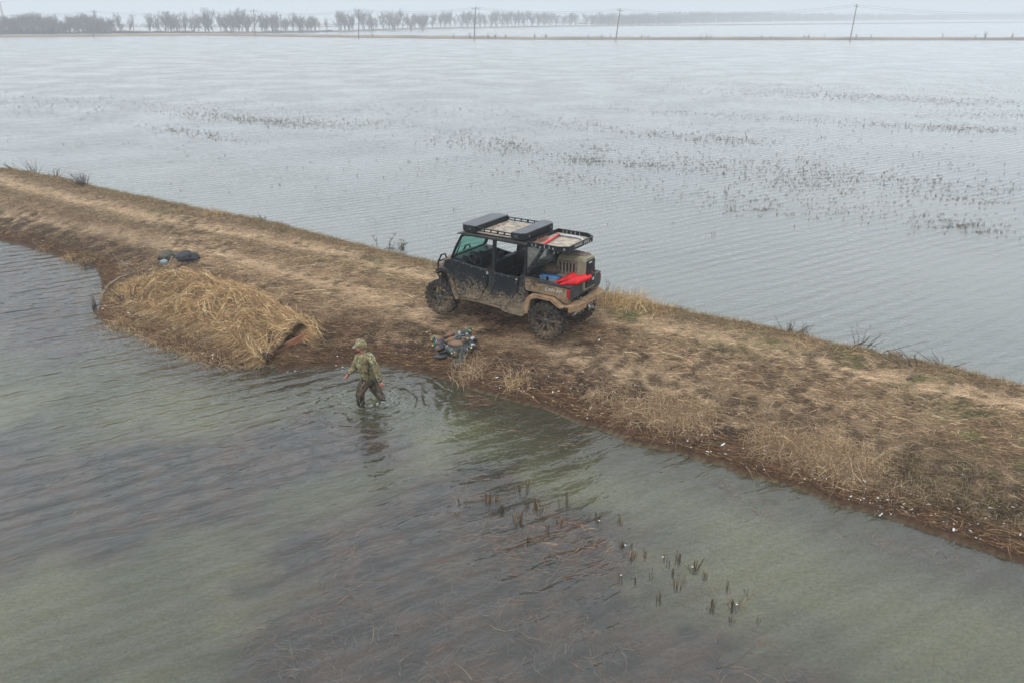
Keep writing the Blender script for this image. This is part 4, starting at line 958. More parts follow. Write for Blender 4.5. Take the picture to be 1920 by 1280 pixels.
# ================================================================== STUBBLE
def clump(u, v, n, h, lean, label, feather=False):
    p = G(u, v, 0); e = empty('stubble_clump', (p[0], p[1], 0), random.uniform(0, 6), label, 'stubble', 'rice stubble clumps in the near pond')
    P_ = []; c = []
    n = int(n*1.7)
    for k in range(n):
        a = random.uniform(0, 6.28); r = random.uniform(0, .03+.0025*n); hh = h*random.uniform(.2, .85); l = random.gauss(0, lean*1.6)
        P_.append([(math.cos(a)*r+l*.6*t_*hh, math.sin(a)*r+l*.4*t_*hh, -.12+(hh+.12)*t_) for t_ in (0, .45, .75, 1)])
        c.append(random.choice([(.20, .13, .06), (.085, .05, .028), (.045, .03, .018), (.05, .033, .02), (.28, .19, .09)]))
    o = mesh_ribbons('stalks', np.array(P_), np.full(n, .012), np.array(c), None, e, .7)
    if feather:
        b = MB(); b.blob((.03, .02, .02), (.022, .011, .006), n=8, m=5); b.build('feather', M['white'], e)
    return e
CL = [(917, 940, 14, .24, .1, 0), (932, 938, 8, .17, .1, 0), (940, 958, 9, .22, .15, 0), (971, 975, 12, .27, .2, 0), (988, 948, 6, .2, .1, 0), (1002, 950, 7, .17, .2, 0), (1013, 955, 12, .2, .6, 1), (968, 915, 4, .13, .1, 0), (975, 917, 6, .15, .1, 0),
      (990, 915, 6, .18, .7, 0), (1050, 945, 4, .16, .2, 0), (1064, 944, 6, .2, .7, 0), (1029, 993, 6, .17, .1, 0), (1050, 980, 8, .17, .5, 0), (1066, 975, 4, .13, .6, 0), (860, 940, 5, .12, .1, 0), (875, 938, 3, .08, .1, 0), (857, 962, 5, .10, .5, 0), (1120, 975, 9, .15, .7, 1),
      (1163, 975, 6, .17, .3, 0), (989, 1013, 4, .13, .1, 0), (1093, 1021, 6, .12, .3, 0), (1116, 1019, 6, .12, .4, 0), (1168, 1022, 8, .13, .2, 1), (1182, 1022, 3, .08, .2, 0), (1186, 1043, 10, .14, .3, 0), (1209, 1040, 5, .12, .6, 0), (1245, 1043, 5, .12, .3, 1), (1254, 1053, 3, .14, .1, 0), (1272, 1046, 8, .13, .3, 0),
      (1262, 1072, 5, .14, .1, 0), (1302, 1063, 10, .2, .6, 1), (1322, 1077, 6, .16, .6, 0), (1224, 1078, 4, .12, .5, 0), (1162, 1082, 6, .12, .2, 1), (1190, 1086, 3, .09, .4, 0), (1269, 1096, 8, .16, .4, 0), (1284, 1086, 4, .16, .1, 0), (1236, 1122, 7, .15, .1, 0), (1364, 1099, 4, .12, .3, 0), (1405, 1112, 4, .12, .5, 0), (1332, 1138, 11, .15, .4, 0), (1377, 1135, 10, .17, .6, 1), (1370, 1160, 5, .07, 1.2, 0), (1424, 1162, 4, .08, .8, 0)]
def nearest(i):
    return None
kinds = {0: 'brown', 1: 'brown stubble clump with a white feather caught on it'}
for i, (u, v, n, h, l, f) in enumerate(CL):
    size = 'tall' if h > .19 else ('low' if h < .13 else 'medium')
    thick = 'thick' if n > 8 else ('sparse' if n < 6 else 'loose')
    # say where it stands: how far along the row that runs from the upper left to the lower right, and its neighbours
    order = sorted(range(len(CL)), key=lambda k: CL[k][0]).index(i)+1
    ords = lambda k: '%d%s' % (k, 'th' if 10 <= k % 100 <= 20 else {1: 'st', 2: 'nd', 3: 'rd'}.get(k % 10, 'th'))
    clump(u, v, n, h, l, '%s %s stubble clump%s in the near pond, %s from the left' % (size, thick, ' with white feather' if f else '', ords(order)), bool(f))
# scattered tiny bits of stubble around the clumps and flooded rows beyond the levee
def stubble_field():
    pts = []
    def patch(u, v, hu, hv, slope, n):
        a = rng.normal(0, .5, n)*hu; uu = u+a; vv = v+a*slope+rng.normal(0, .5, n)*hv; pts.append(np.stack([uu, vv], 1))
    patch(110, 185, 260, 26, .10, 420); patch(60, 200, 160, 20, .08, 260); patch(330, 200, 220, 9, .09, 300); patch(430, 222, 130, 9, .08, 520); patch(540, 232, 110, 10, .07, 420); patch(360, 250, 120, 10, .14, 300)
    patch(620, 228, 160, 12, .05, 260); patch(880, 262, 90, 22, .05, 240); patch(960, 275, 60, 15, .08, 260); patch(760, 205, 260, 8, .03, 160); patch(300, 150, 160, 4, .03, 60); patch(780, 150, 200, 5, .03, 110)
    patch(1400, 172, 180, 9, .03, 420); patch(1600, 182, 160, 7, .03, 650); patch(1780, 190, 160, 9, .03, 500); patch(1500, 162, 260, 6, .03, 260); patch(1850, 160, 160, 20, .02, 260); patch(1200, 155, 160, 12, .02, 130)
    patch(1320, 215, 200, 8, .06, 200); patch(1600, 232, 220, 8, .06, 260); patch(1800, 242, 150, 8, .04, 420); patch(1860, 215, 130, 10, .03, 240); patch(1080, 235, 120, 14, .08, 200); patch(1260, 255, 140, 10, .08, 200); patch(1370, 262, 90, 8, .06, 200)
    patch(1100, 301, 45, 9, .03, 190); patch(1118, 280, 30, 8, .05, 80); patch(1210, 310, 70, 8, .05, 140); patch(1290, 302, 100, 18, .08, 150); patch(1340, 318, 130, 20, .08, 120); patch(1480, 320, 130, 22, .08, 170); patch(1500, 348, 110, 18, .08, 150)
    patch(1560, 330, 70, 10, .05, 110); patch(1675, 335, 40, 14, .05, 55); patch(1760, 345, 36, 14, .05, 45); patch(1860, 355, 55, 20, .05, 50); patch(1740, 366, 120, 20, .08, 80); patch(1840, 380, 60, 12, .05, 45); patch(1600, 395, 240, 22, .05, 140); patch(1800, 425, 120, 18, .06, 170)
    patch(1380, 372, 130, 10, .07, 90); patch(1400, 395, 90, 8, .06, 50); patch(1000, 300, 900, 90, .05, 420); patch(1500, 300, 600, 90, .05, 700); patch(1650, 130, 400, 14, .01, 200); patch(700, 190, 800, 40, .04, 350); patch(1130, 340, 120, 14, .05, 60); patch(1040, 320, 100, 20, .05, 60)
    Q = np.concatenate(pts); Q = Q[(Q[:, 1] > 100) & (Q[:, 0] > -150) & (Q[:, 0] < 2080)]
    W_ = np.array([G(u, v)[:2] for u, v in Q]); dn_, dc_2 = dists(W_[:, 0], W_[:, 1]); ok = (dc_2 < -1.5) | (np.abs(W_[:, 0]) > 26) | (W_[:, 1] > 48); W_ = W_[ok]
    # gather into rows that run with the field
    a = R(7); cs, sn = math.cos(a), math.sin(a)
    rr2 = -W_[:, 0]*sn+W_[:, 1]*cs; al = W_[:, 0]*cs+W_[:, 1]*sn
    rr2 = np.round(rr2/.9)*.9+rng.normal(0, .16, len(rr2)); W_ = np.stack([al*cs-rr2*sn, al*sn+rr2*cs], 1)
    nb = 4; R_ = np.repeat(W_, nb, 0); n = len(R_)
    sc = np.repeat(rng.gamma(3, .33, len(W_)), nb)
    x = R_[:, 0]+rng.normal(0, .035, n); y = R_[:, 1]+rng.normal(0, .035, n); h = np.clip(rng.uniform(.025, .075, n)*sc, .015, .15)
    t_ = np.linspace(0, 1, 3)[None]; lx = rng.normal(0, .25, n)
    P = np.stack([x[:, None]+lx[:, None]*h[:, None]*t_, y[:, None]+0*t_, -.02+(h[:, None]+.02)*t_], -1)
    pal = np.array([(.075, .055, .04), (.11, .08, .055), (.05, .038, .03), (.19, .14, .085)])
    return mesh_ribbons('flooded_stubble', P, rng.uniform(.010, .024, n), pal[rng.integers(0, 4, n)], taper=.6)
tag(stubble_field(), kind='stuff')
# straws and weeds lying in and just under the surface of the near pond
def pond_weeds():
    L_ = []
    def region(poly, n, z, Lr, k=1):
        P_ = np.array([G(u, v)[:2] for u, v in poly]); lo = P_.min(0); hi = P_.max(0); got = 0
        while got < n:
            q_ = rng.uniform(lo, hi, (n, 2)); q_ = q_[inside(q_[:, 0], q_[:, 1], [tuple(p) for p in P_])]; 
            q_ = q_[vnoise(q_[:, 0], q_[:, 1], 1.1, 9)+rng.normal(0, .12, len(q_)) > .48][:n-got]
            if not len(q_): continue
            m_ = len(q_); a = vnoise(q_[:, 0], q_[:, 1], .7, 13)*7+rng.normal(0, .5, m_); le = rng.uniform(*Lr, m_); t2 = np.linspace(0, 1, 4)[None]; cu = rng.normal(0, .6, m_)[:, None]*t2
            zz = np.minimum(z+rng.normal(0, .03, m_)[:, None]+rng.normal(0, .03, m_)[:, None]*t2, .008)
            L_.append(np.stack([q_[:, 0, None]+np.cos(a[:, None]+cu)*le[:, None]*t2, q_[:, 1, None]+np.sin(a[:, None]+cu)*le[:, None]*t2, zz+0*t2], -1)); got += m_
    region([(600, 1000), (900, 900), (1100, 960), (1380, 1120), (1560, 1300), (560, 1300), (430, 1180)], 2600, -.05, (.1, .45))
    region([(850, 960), (1050, 960), (1300, 1080), (1200, 1120), (950, 1040)], 260, -.004, (.12, .4))
    region([(0, 860), (420, 800), (800, 760), (800, 880), (300, 1010), (0, 1060)], 420, -.06, (.08, .3))
    region([(880, 735), (1100, 810), (1060, 850), (900, 790)], 420, -.03, (.1, .4)); region([(1180, 850), (1900, 1080), (1900, 1110), (1500, 990), (1180, 870)], 320, -.03, (.08, .3)); region([(100, 520), (185, 530), (180, 590), (300, 680), (200, 640), (100, 560)], 120, -.02, (.08, .3))
    P = np.concatenate(L_); n = len(P); pal = np.array([(.22, .11, .07), (.30, .17, .11), (.13, .07, .05), (.36, .25, .16), (.16, .08, .06)])
    return mesh_ribbons('submerged_weeds', P, rng.uniform(.005, .010, n), pal[rng.integers(0, 5, n)])
tag(pond_weeds(), kind='stuff')
tex = bpy.data.textures.new('folds', 'CLOUDS'); tex.noise_scale = .11
def folds(o, st): s_ = o.modifiers.new('fine', 'SUBSURF'); s_.levels = s_.render_levels = 1; d = o.modifiers.new('folds', 'DISPLACE'); d.texture = tex; d.strength = st; d.mid_level = .5
# ================================================================== STRAW COVERED BLIND
def blind():
    A = Vector(G(262, 532, .5)); B = Vector(G(538, 634, .5)); A.z = B.z = 0
    ax = (B-A); L_ = ax.length; ax.normalize(); pr = Vector((-ax.y, ax.x, 0))      # pr points away from the camera
    e = empty('straw_blind', (B.x, B.y, zat(B.x, B.y)), 0, 'long hunting blind thatched with golden straw, dark opening at its right end', 'hunting blind'); o0 = e.location
    NS, NT = 46, 18; V = []; F_ = []
    def surf(s, t_, r=1.0):      # s along 0..1, t_ -1 (near side) .. 1 (far side)
        wd = (.40+.38*sstep(0, .25, s)+.10*math.sin(7*s)-.14*sstep(.85, 1, s))*r; hh = (.11+.17*sstep(0, .3, s)+.05*math.sin(11*s+1)+.09*sstep(.6, .95, s))*r
        off = .15*math.sin(3*s)
        a = t_*math.pi/2
        p = A+ax*(L_*s)+pr*(wd*math.sin(a)+off)
        zg = zat(p.x, p.y) if False else 0
        ht = hh*max(0, math.cos(a))**.8
        return p, ht, wd
    gz = {}
    for i in range(NS+1):
        s = i/NS
        for j in range(NT+1):
            t_ = -1+2*j/NT; p, ht, wd = surf(s, t_)
            bumpy = (fbm(np.array([p.x]), np.array([p.y]), 2.2, 3, 88)[0]-.45)*.55*(1-abs(t_)**3)
            V.append([p.x, p.y, ht+bumpy])
    V = np.array(V); g_ = height(V[:, 0], V[:, 1]); V[:, 2] += g_-.03
    # the far side runs out as a low slope; the right end is an open mouth
    for i in range(NS):
        for j in range(NT): a = i*(NT+1)+j; F_.append((a, a+1, a+NT+2, a+NT+1))
    Vl = V-np.array(o0); C_ = np.tile(np.array([.075, .048, .024]), (len(V), 1))*np.exp(rng.normal(0, .2, (len(V), 1)))  # backing coloured dark so gaps between the straws read as shade
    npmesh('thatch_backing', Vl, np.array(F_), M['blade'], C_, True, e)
    # thatch: bundles of straw laid mostly along the ridge, some fanning down the front
    grid = V.reshape(NS+1, NT+1, 3)
    def pos(s, t_):
        fi = np.clip(s*NS, 0, NS-1.001); fj = np.clip((t_+1)/2*NT, 0, NT-1.001); i = fi.astype(int); j = fj.astype(int); a = (fi-i)[..., None]; b = (fj-j)[..., None]
        return (grid[i, j]*(1-a)*(1-b)+grid[i+1, j]*a*(1-b)+grid[i, j+1]*(1-a)*b+grid[i+1, j+1]*a*b)
    n = 14500; nb = 1000; bs_ = rng.random(nb)*1.02-.02; bt = rng.uniform(-1, 1, nb); ba = rng.normal(.3, 1.1, nb); bt = np.where(rng.random(nb) < .42, rng.uniform(.0, .45, nb), bt); ba = np.where(bt > .15, rng.normal(.05, .22, nb), ba)
    k = rng.integers(0, nb, n); s = bs_[k]+rng.normal(0, .012, n); t0 = bt[k]+rng.normal(0, .06, n); an = ba[k]+rng.normal(0, .30, n); le = rng.uniform(.2, .7, n); tt = np.linspace(-.5, .5, 5)[None]
    S_ = s[:, None]+np.cos(an)[:, None]*le[:, None]*tt/L_; T_ = t0[:, None]-np.sin(an)[:, None]*le[:, None]*tt/1.1
    P = pos(np.clip(S_, 0, 1), np.clip(T_, -1, 1))
    over = np.clip(S_-1, 0, .03)*L_*.8; P[..., 0] += ax.x*over; P[..., 1] += ax.y*over; P[..., 2] -= over*over*1.2
    P[..., 2] += rng.uniform(.0, .13, n)[:, None]+.05*np.abs(tt)*rng.normal(.6, .8, n)[:, None]
    gcol = np.array([(.41, .275, .14), (.34, .225, .12), (.50, .365, .205), (.24, .155, .085), (.14, .09, .05)])
    bc = gcol[rng.choice(5, nb, p=[.3, .28, .16, .16, .10])]
    mesh_ribbons('thatch', P-np.array(o0), rng.uniform(.007, .013, n), np.clip(bc[k]*np.exp(rng.normal(0, .34, n))[:, None], 0, .75), None, e)
    # loose ends sticking out everywhere
    m = 2600; s = rng.random(m)**.9; t0 = rng.uniform(-1, .7, m); P0 = pos(s, t0); a = rng.uniform(0, 6.28, m); le = rng.uniform(.10, .42, m); tt = np.linspace(0, 1, 5)[None]
    up_ = rng.uniform(.2, .9, m)[:, None]; q = le[:, None]*tt
    P = np.stack([P0[:, 0, None]+np.cos(a)[:, None]*q, P0[:, 1, None]+np.sin(a)[:, None]*q, P0[:, 2, None]+up_*q-1.6*q*q+.02], -1)
    gl_ = np.array([(.48, .32, .16), (.40, .27, .14), (.56, .41, .23), (.26, .165, .085)])
    mesh_ribbons('loose_ends', P-np.array(o0), rng.uniform(.005, .010, m), gl_[rng.integers(0, 4, m)]*np.exp(rng.normal(0, .25, m))[:, None], None, e)
    # straw fringe hanging round the mouth and skirt on the front edge
    n = 2600; s = np.where(rng.random(n) < .35, rng.uniform(.985, 1, n), rng.random(n)); t0 = np.where(s > .98, rng.uniform(-.6, 1, n), -1+rng.random(n)*.15)
    P0 = pos(s, t0); a = rng.normal(0, .5, n); le = np.where(s > .98, rng.uniform(.04, .16, n), rng.uniform(.12, .4, n)); tt = np.linspace(0, 1, 4)[None]
    d = np.where((s > .98)[:, None], np.array([ax.x, ax.y, -.25])[None]*.8, np.array([-pr.x*.9, -pr.y*.9, -.2])[None])+rng.normal(0, .35, (n, 3))*[1, 1, .25]
    P = P0[:, None, :]+d[:, None, :]*(le[:, None]*tt)[..., None]; P[..., 2] = np.maximum(P[..., 2]-.25*(le[:, None]*tt)**2, height(P[..., 0].ravel(), P[..., 1].ravel()).reshape(n, 4)+.02)
    mesh_ribbons('straw_fringe', P-np.array(o0), rng.uniform(.006, .012, n), np.clip(gcol[rng.integers(0, 4, n)]*np.exp(rng.normal(0, .3, n))[:, None], 0, .75), None, e)
    # rusty steel sill with the dark pit behind it
    b = MB(); zg = o0.z
    P1 = Vector(GP(508, 660, .06)); P2 = Vector(GP(575, 630, .10)); b.bar(P1-o0, P2-o0, .05, .17)
    b.build('rusty_sill', M['rust'], e, bevel=.01)
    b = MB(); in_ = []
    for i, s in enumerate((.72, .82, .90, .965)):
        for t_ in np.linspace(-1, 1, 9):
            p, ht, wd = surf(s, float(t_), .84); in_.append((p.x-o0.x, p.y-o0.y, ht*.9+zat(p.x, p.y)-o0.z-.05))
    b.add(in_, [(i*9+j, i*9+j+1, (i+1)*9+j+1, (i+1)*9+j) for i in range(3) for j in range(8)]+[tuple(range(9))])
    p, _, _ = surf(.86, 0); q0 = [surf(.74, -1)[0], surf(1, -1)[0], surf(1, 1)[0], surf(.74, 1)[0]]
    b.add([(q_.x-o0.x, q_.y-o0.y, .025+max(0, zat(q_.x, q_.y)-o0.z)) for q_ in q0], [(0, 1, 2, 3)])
    b.build('pit_shade_shell', M['dark'], e)  # near-black shell, the darkness of the pit is put into its colour
    b = MB(); r1 = Vector(G(572, 632, zg))-o0; b.tube([r1, r1+Vector((.0, .0, .30))], .012, 6); b.build('stake', M['steel'], e)
    return A, B, ax, pr
BA, BB, BX, BP = blind()
# long straw ridge of loose reeds spilling from the mound's back and right end over the ground
pr_n = 5200; s = rng.random(pr_n); base = np.array([G(335, 508, .8), G(440, 540, .8), G(530, 582, .8), G(580, 604, .78)]); ti = s*3; i_ = np.minimum(ti.astype(int), 2); f_ = (ti-i_)[:, None]
p0 = base[i_]*(1-f_)+base[i_+1]*f_; p0[:, :2] += rng.normal(0, .16, (pr_n, 2)); an = math.atan2(BX.y, BX.x)+rng.normal(-.1, .28, pr_n); le = rng.uniform(.2, .55, pr_n); tt = np.linspace(-.5, .5, 4)[None]
Xr = p0[:, 0, None]+np.cos(an)[:, None]*le[:, None]*tt; Yr = p0[:, 1, None]+np.sin(an)[:, None]*le[:, None]*tt
Zr = height(Xr.ravel(), Yr.ravel()).reshape(Xr.shape)+rng.uniform(.02, .16, pr_n)[:, None]
P = np.stack([Xr, Yr, Zr], -1); gcol = np.array([(.48, .32, .16), (.40, .27, .14), (.56, .41, .23), (.30, .195, .10)])
tag(mesh_ribbons('spilled_straw', P, rng.uniform(.006, .012, pr_n), gcol[rng.integers(0, 4, pr_n)]*np.exp(rng.normal(0, .2, pr_n))[:, None]), kind='stuff')
P, w_, c_ = tufts(np.concatenate([along([(205, 590), (290, 628), (380, 655), (480, 672)], 150, .3, .25), along([(215, 560), (330, 600), (440, 640)], 120, .3, .2)]), 30, (.06, .22), 1.3, (.006, .011), GOLD+BEIGE, K=4, spread=.2, droop=.8)
tag(mesh_ribbons('matted_straw', P, w_, c_), kind='stuff')
# ================================================================== BAGS BY THE BLIND
def place(name, u, v, label, cat, rz=0, group=None, z=.75):
    p = GP(u, v); return empty(name, (p[0], p[1], zat(p[0], p[1])), rz, label, cat, group)
e = place('backpack', 348, 490, 'black backpack lying flat on the levee grass beyond the straw blind', 'backpack', -.1)
b = MB(); b.blob((-.02, 0, .14), (.30, .24, .16), n=20, m=12, f=lambda p: Vector((p.x*(1+.1*math.sin(6*p.y)), p.y*(1+.08*math.sin(9*p.x)), p.z*(1+.18*math.sin(8*p.x+5*p.y))))); b.build('pouch', simple('black_cordura', (.010, .011, .016), (.022, .023, .03), 10, .7, 0, .6), e, True); folds(bpy.context.scene.objects[-1] if False else e.children[-1], .13)
b = MB(); b.blob((.27, .02, .11), (.17, .20, .10), n=16, m=9, f=lambda p: Vector((p.x, p.y, p.z*(1+.2*math.sin(14*p.y))))); folds(b.build('flap', M['seat'], e, True), .10)
b = MB(); b.tube([(.18, .17, .2), (.36, .14, .22), (.44, 0, .14), (.40, -.17, .08), (.24, -.22, .05), (.0, -.24, .04)], .013, 6); b.tube([(-.1, .05, .30), (.05, .10, .31), (.16, .0, .29)], .012, 6); b.build('strap', M['blackdust'], e)
e = place('olive_jacket', 314, 489, 'olive grey garment heaped against the left side of the black backpack', 'garment', .35)
b = MB(); b.blob((0, .06, .12), (.30, .17, .15), n=20, m=12, f=lambda p: Vector((p.x, p.y, p.z*(1+.25*math.sin(7*p.x+1)+.12*math.sin(15*p.y))))); folds(b.build('cloth', simple('olive_fabric', (.085, .078, .058), (.045, .042, .032), 8, .9, 0, .6), e, True), .14)
e = place('blue_sack', 308, 496, 'small pale blue sack in front of the olive garment', 'sack')
b = MB(); b.blob((0, 0, .07), (.13, .09, .10), n=14, m=9, f=lambda p: Vector((p.x, p.y, p.z*(1+.25*math.sin(20*p.x))))); folds(b.build('cloth', simple('pale_blue_cloth', (.20, .25, .27), (.12, .16, .18), 12, .8, 0, .5), e, True), .09)
e = place('wooden_paddle', 321, 496, 'brown stick leaning between the blue sack and the black backpack', 'stick')
b = MB(); b.bar((-.02, -.05, .01), (.06, .05, .24), .05, .02); b.build('shaft', M['wood'], e)
# ================================================================== DECOYS
def duckmat(name, stops, rough=.5):
    """bands of plumage along the body (object x: tail -, breast +)"""
    m, t, b = mat(name, (.2, .2, .2), rough, 0, .3); v = objco(t); sp = nd(t, 'ShaderNodeSeparateXYZ'); t.links.new(v, sp.inputs[0])
    x_ = math_(t, 'ADD', math_(t, 'MULTIPLY', sp.outputs[0], 2.0), .5); x_ = math_(t, 'ADD', x_, math_(t, 'MULTIPLY', math_(t, 'SUBTRACT', noise(t, 18, 3, vec=v), .5), .12))
    c_ = ramp(t, x_, stops, 'CONSTANT'); t.links.new(mixc(t, .45, c_, mixc(t, 1., c_, ramp(t, noise(t, 60, 3, vec=v), [(.35, .5), (.65, 1.5)]), 'MULTIPLY')), b.inputs['Base Color']); return m
M['drake'] = duckmat('drake_plumage', [(0, (.02, .02, .025)), (.16, (.03, .03, .035)), (.24, (.34, .34, .33)), (.33, (.045, .042, .05)), (.72, (.10, .05, .035)), (.9, (.12, .06, .04))])
M['drake2'] = duckmat('drake_side_plumage', [(0, (.02, .02, .022)), (.22, (.30, .30, .30)), (.36, (.05, .05, .055)), (.78, (.09, .045, .03))])
M['hen'] = duckmat('hen_plumage', [(0, (.11, .065, .035)), (.3, (.165, .095, .052)), (.46, (.10, .12, .15)), (.50, (.18, .105, .06)), (.8, (.13, .078, .045))])
M['greenhead'] = simple('green_head', (.008, .085, .05), (.006, .05, .035), 20, .35)
M['henhead'] = simple('brown_head', (.16, .11, .07), (.08, .055, .04), 20, .6)
M['bill'] = simple('yellow_bill', (.62, .40, .09), (.5, .3, .06), 20, .4)
M['keel'] = simple('black_keel', (.010, .011, .012), (.018, .019, .02), 12, .45)
def decoy(zx, zy, heading, kind, roll, label, dz=0, pitch=0):
    u, v = 780+zx/12.8, 600+zy/12.8; p = GP(u, v, .07+dz); zg = zat(p[0], p[1])
    e = empty('duck_decoy', (p[0], p[1], zg+.075+dz), 0, label, 'duck decoy', 'mallard decoys heaped on the bank')
    e.rotation_euler = (roll, pitch, heading)
    b = MB()
    def shp(q):
        x = q.x; k = 1-.35*max(0, -x/.2)**2; zz = q.z*(.62 if q.z < 0 else 1.0)
        if x < -.12: zz += (-x-.12)*.35
        return Vector((x, q.y*k, zz*k))
    b.blob((0, 0, 0), (.21, .105, .085), n=16, m=12, f=shp)
    # blob poles are on z: fine for a hull
    b.build('body', M[{'d': 'drake', 'e': 'drake2', 'h': 'hen', 'k': 'keel'}[kind]], e, True)
    b = MB(); b.box((-.0, 0, -.075), (.24, .025, .05)); b.build('keel', M['keel'], e, bevel=.006)
    if kind != 'k':
        hm = M['henhead' if kind == 'h' else 'greenhead']
        b = MB(); b.tube([(.14, 0, .03), (.175, 0, .085), (.185, 0, .12)], [.048, .036, .034], 10); b.blob((.195, 0, .145), (.052, .036, .038), n=12, m=8); h = b.build('head', hm, e, True)
        b = MB(); b.blob((.255, 0, .135), (.042, .020, .011), n=10, m=6); b.build('bill', M['bill'], h, True)
        if kind != 'h':
            b = MB(); b.tube([(.158, 0, .062), (.166, 0, .074)], .043, 12); b.build('neck_ring', M['white'], h, True)
    else:
        b = MB(); b.tube([(-.16, 0, -.058), (-.05, .05, -.07), (.08, .04, -.066), (.13, -.04, -.06)], .006, 5); b.build('line', M['grey_pipe'], e)
    return e
TOW = math.pi  # image left
for a_ in ((510, 450, 2.9, 'h', .1, 'brown hen decoy at the upper left end of the decoy pile'),
           (610, 540, 3.9, 'd', .3, 'green headed grey decoy just below the leftmost brown hen'),
           (600, 660, 4.1, 'd', .2, 'green headed grey decoy on the left, above the upturned black hull'),
           (650, 850, 3.5, 'k', 3.0, 'upturned black decoy hull at the lower left of the pile'),
           (920, 780, 4.9, 'd', .7, 'green headed decoy with pale side near the lower middle of the pile'),
           (960, 570, .1, 'h', .15, 'brown hen decoy with blue wing patch on top of the middle of the pile', .09),
           (850, 490, .7, 'h', -.5, 'plain brown hen decoy behind the blue patched hen', .04),
           (830, 380, .75, 'h', -.9, 'long brown hen decoy lying on its side at the upper left back', .05),
           (1130, 340, .2, 'e', -1.1, 'black and white decoy lying at the top back of the pile', .03),
           (1070, 440, .4, 'k', 2.5, 'black hull between the top decoy and the brown hens', .02),
           (1310, 450, 2.4, 'e', .6, 'blue grey brown decoy with bill pointing back at the right upper side'),
           (1210, 550, 1.2, 'k', 2.8, 'black upturned hull in the right middle of the pile', .03),
           (1170, 690, 5.6, 'd', .5, 'dark grey decoy with white stripe at the lower right of the pile'),
           (1340, 610, 2.0, 'd', 1.0, 'green headed decoy at the far right edge of the pile'),
           (820, 700, 5.2, 'e', .9, 'dark decoy half buried under the cords in the pile centre')):
    decoy(*a_[:6], dz=(a_[6] if len(a_) > 6 else 0))
e = place('decoy_cords', 861, 655, 'tangled grey green cords hanging over the front of the decoy pile', 'cords', z=.62)
b = MB()
for k in range(34):
    x0 = random.uniform(-.28, .25); pts = []; x = x0; y = random.uniform(-.05, .22)
    for j in range(7):
        t_ = j/6; xx = x0*(1-t_*.75)+.03+random.gauss(0, .035); yy = y-t_*.62+random.gauss(0, .02)
        wx, wy = e.location.x+xx, e.location.y+yy; pts.append((xx, yy, zat(wx, wy)-e.location.z+(.22*(1-t_)**1.5*max(0, 1-abs(x0)*1.5)+.03)+random.gauss(0, .015)))
    b.tube(pts, .0045, 4)
for cx, cy in ((.03, -.28), (-.22, -.02), (.16, .12)):
    b.tube([(cx+.10*math.cos(a)+random.gauss(0, .004), cy+.07*math.sin(a), .06+zat(e.location.x+cx, e.location.y+cy)-e.location.z+.05*math.sin(a+1)) for a in [i*.45 for i in range(14)]], .006, 4, close=True)
b.build('cord', simple('grey_green_cord', (.12, .145, .12), (.05, .065, .055), 20, .8), e)
# ================================================================== PERSON
PD = np.array([0., 1, 0])     # straight away from the camera, along the ground
def PP(u, v, dep):            # the point seen at photo px (u, v) on the upright plane dep metres behind the front knee
    r = ray(u, v); y = PERSON_W[1]+dep; return CP+r*(y/r[1])
PE = empty('person', tuple(PERSON_W*[1, 1, 0]), 0, 'person in camouflage jacket and hood wading knee deep through the pond with arms swinging', 'person'); PO = Vector(PE.location)
def J(u, v, dep): return Vector(PP(u, v, dep))-PO
neck = J(680, 662, .10); chest = J(683, 672, .10); belly = J(687, 693, .14); pelv = J(690, 711, .16)
head = J(675.5, 651, .06); top_ = J(678, 641, .10)
shN = J(695, 669, -.08); elN = J(706, 692, -.12); wrN = J(713, 715, -.10)
shF = J(671.5, 671, .27); elF = J(665, 688, .34); wrF = J(652.5, 700.5, .30)
hipF = J(685, 714, .07); knF = J(673.5, 738, -.02); anF = J(680, 764, .06)
hipB = J(696, 713, .24); knB = J(707, 734, .22); anB = J(722, 741, .20); anB.z = -.10
def skin(name, nodes, edges, mat_, parent, sub=2, root=0):
    me = bpy.data.meshes.new(name); me.from_pydata([n[0] for n in nodes], edges, []); o = bpy.data.objects.new(name, me); link(o)
    sk = o.modifiers.new('skin', 'SKIN'); sk.use_smooth_shade = True; 
    for i, n in enumerate(nodes):
        r = n[1]; me.skin_vertices[0].data[i].radius = r if hasattr(r, '__len__') else (r, r)
    me.skin_vertices[0].data[root].use_root = True
    o.modifiers.new('sub', 'SUBSURF').levels = sub; o.modifiers['sub'].render_levels = sub
    dg = bpy.context.evaluated_depsgraph_get(); m2 = bpy.data.meshes.new_from_object(o.evaluated_get(dg)); bpy.data.objects.remove(o)
    m2.materials.clear(); m2.materials.append(mat_); m2.shade_smooth(); o = bpy.data.objects.new(name, m2); link(o); o.parent = parent; return o
def chain(nodes, edges, start, pts):
    prev = start
    for p, r in pts: nodes.append((p, r)); edges.append((prev, len(nodes)-1)); prev = len(nodes)-1
    return prev
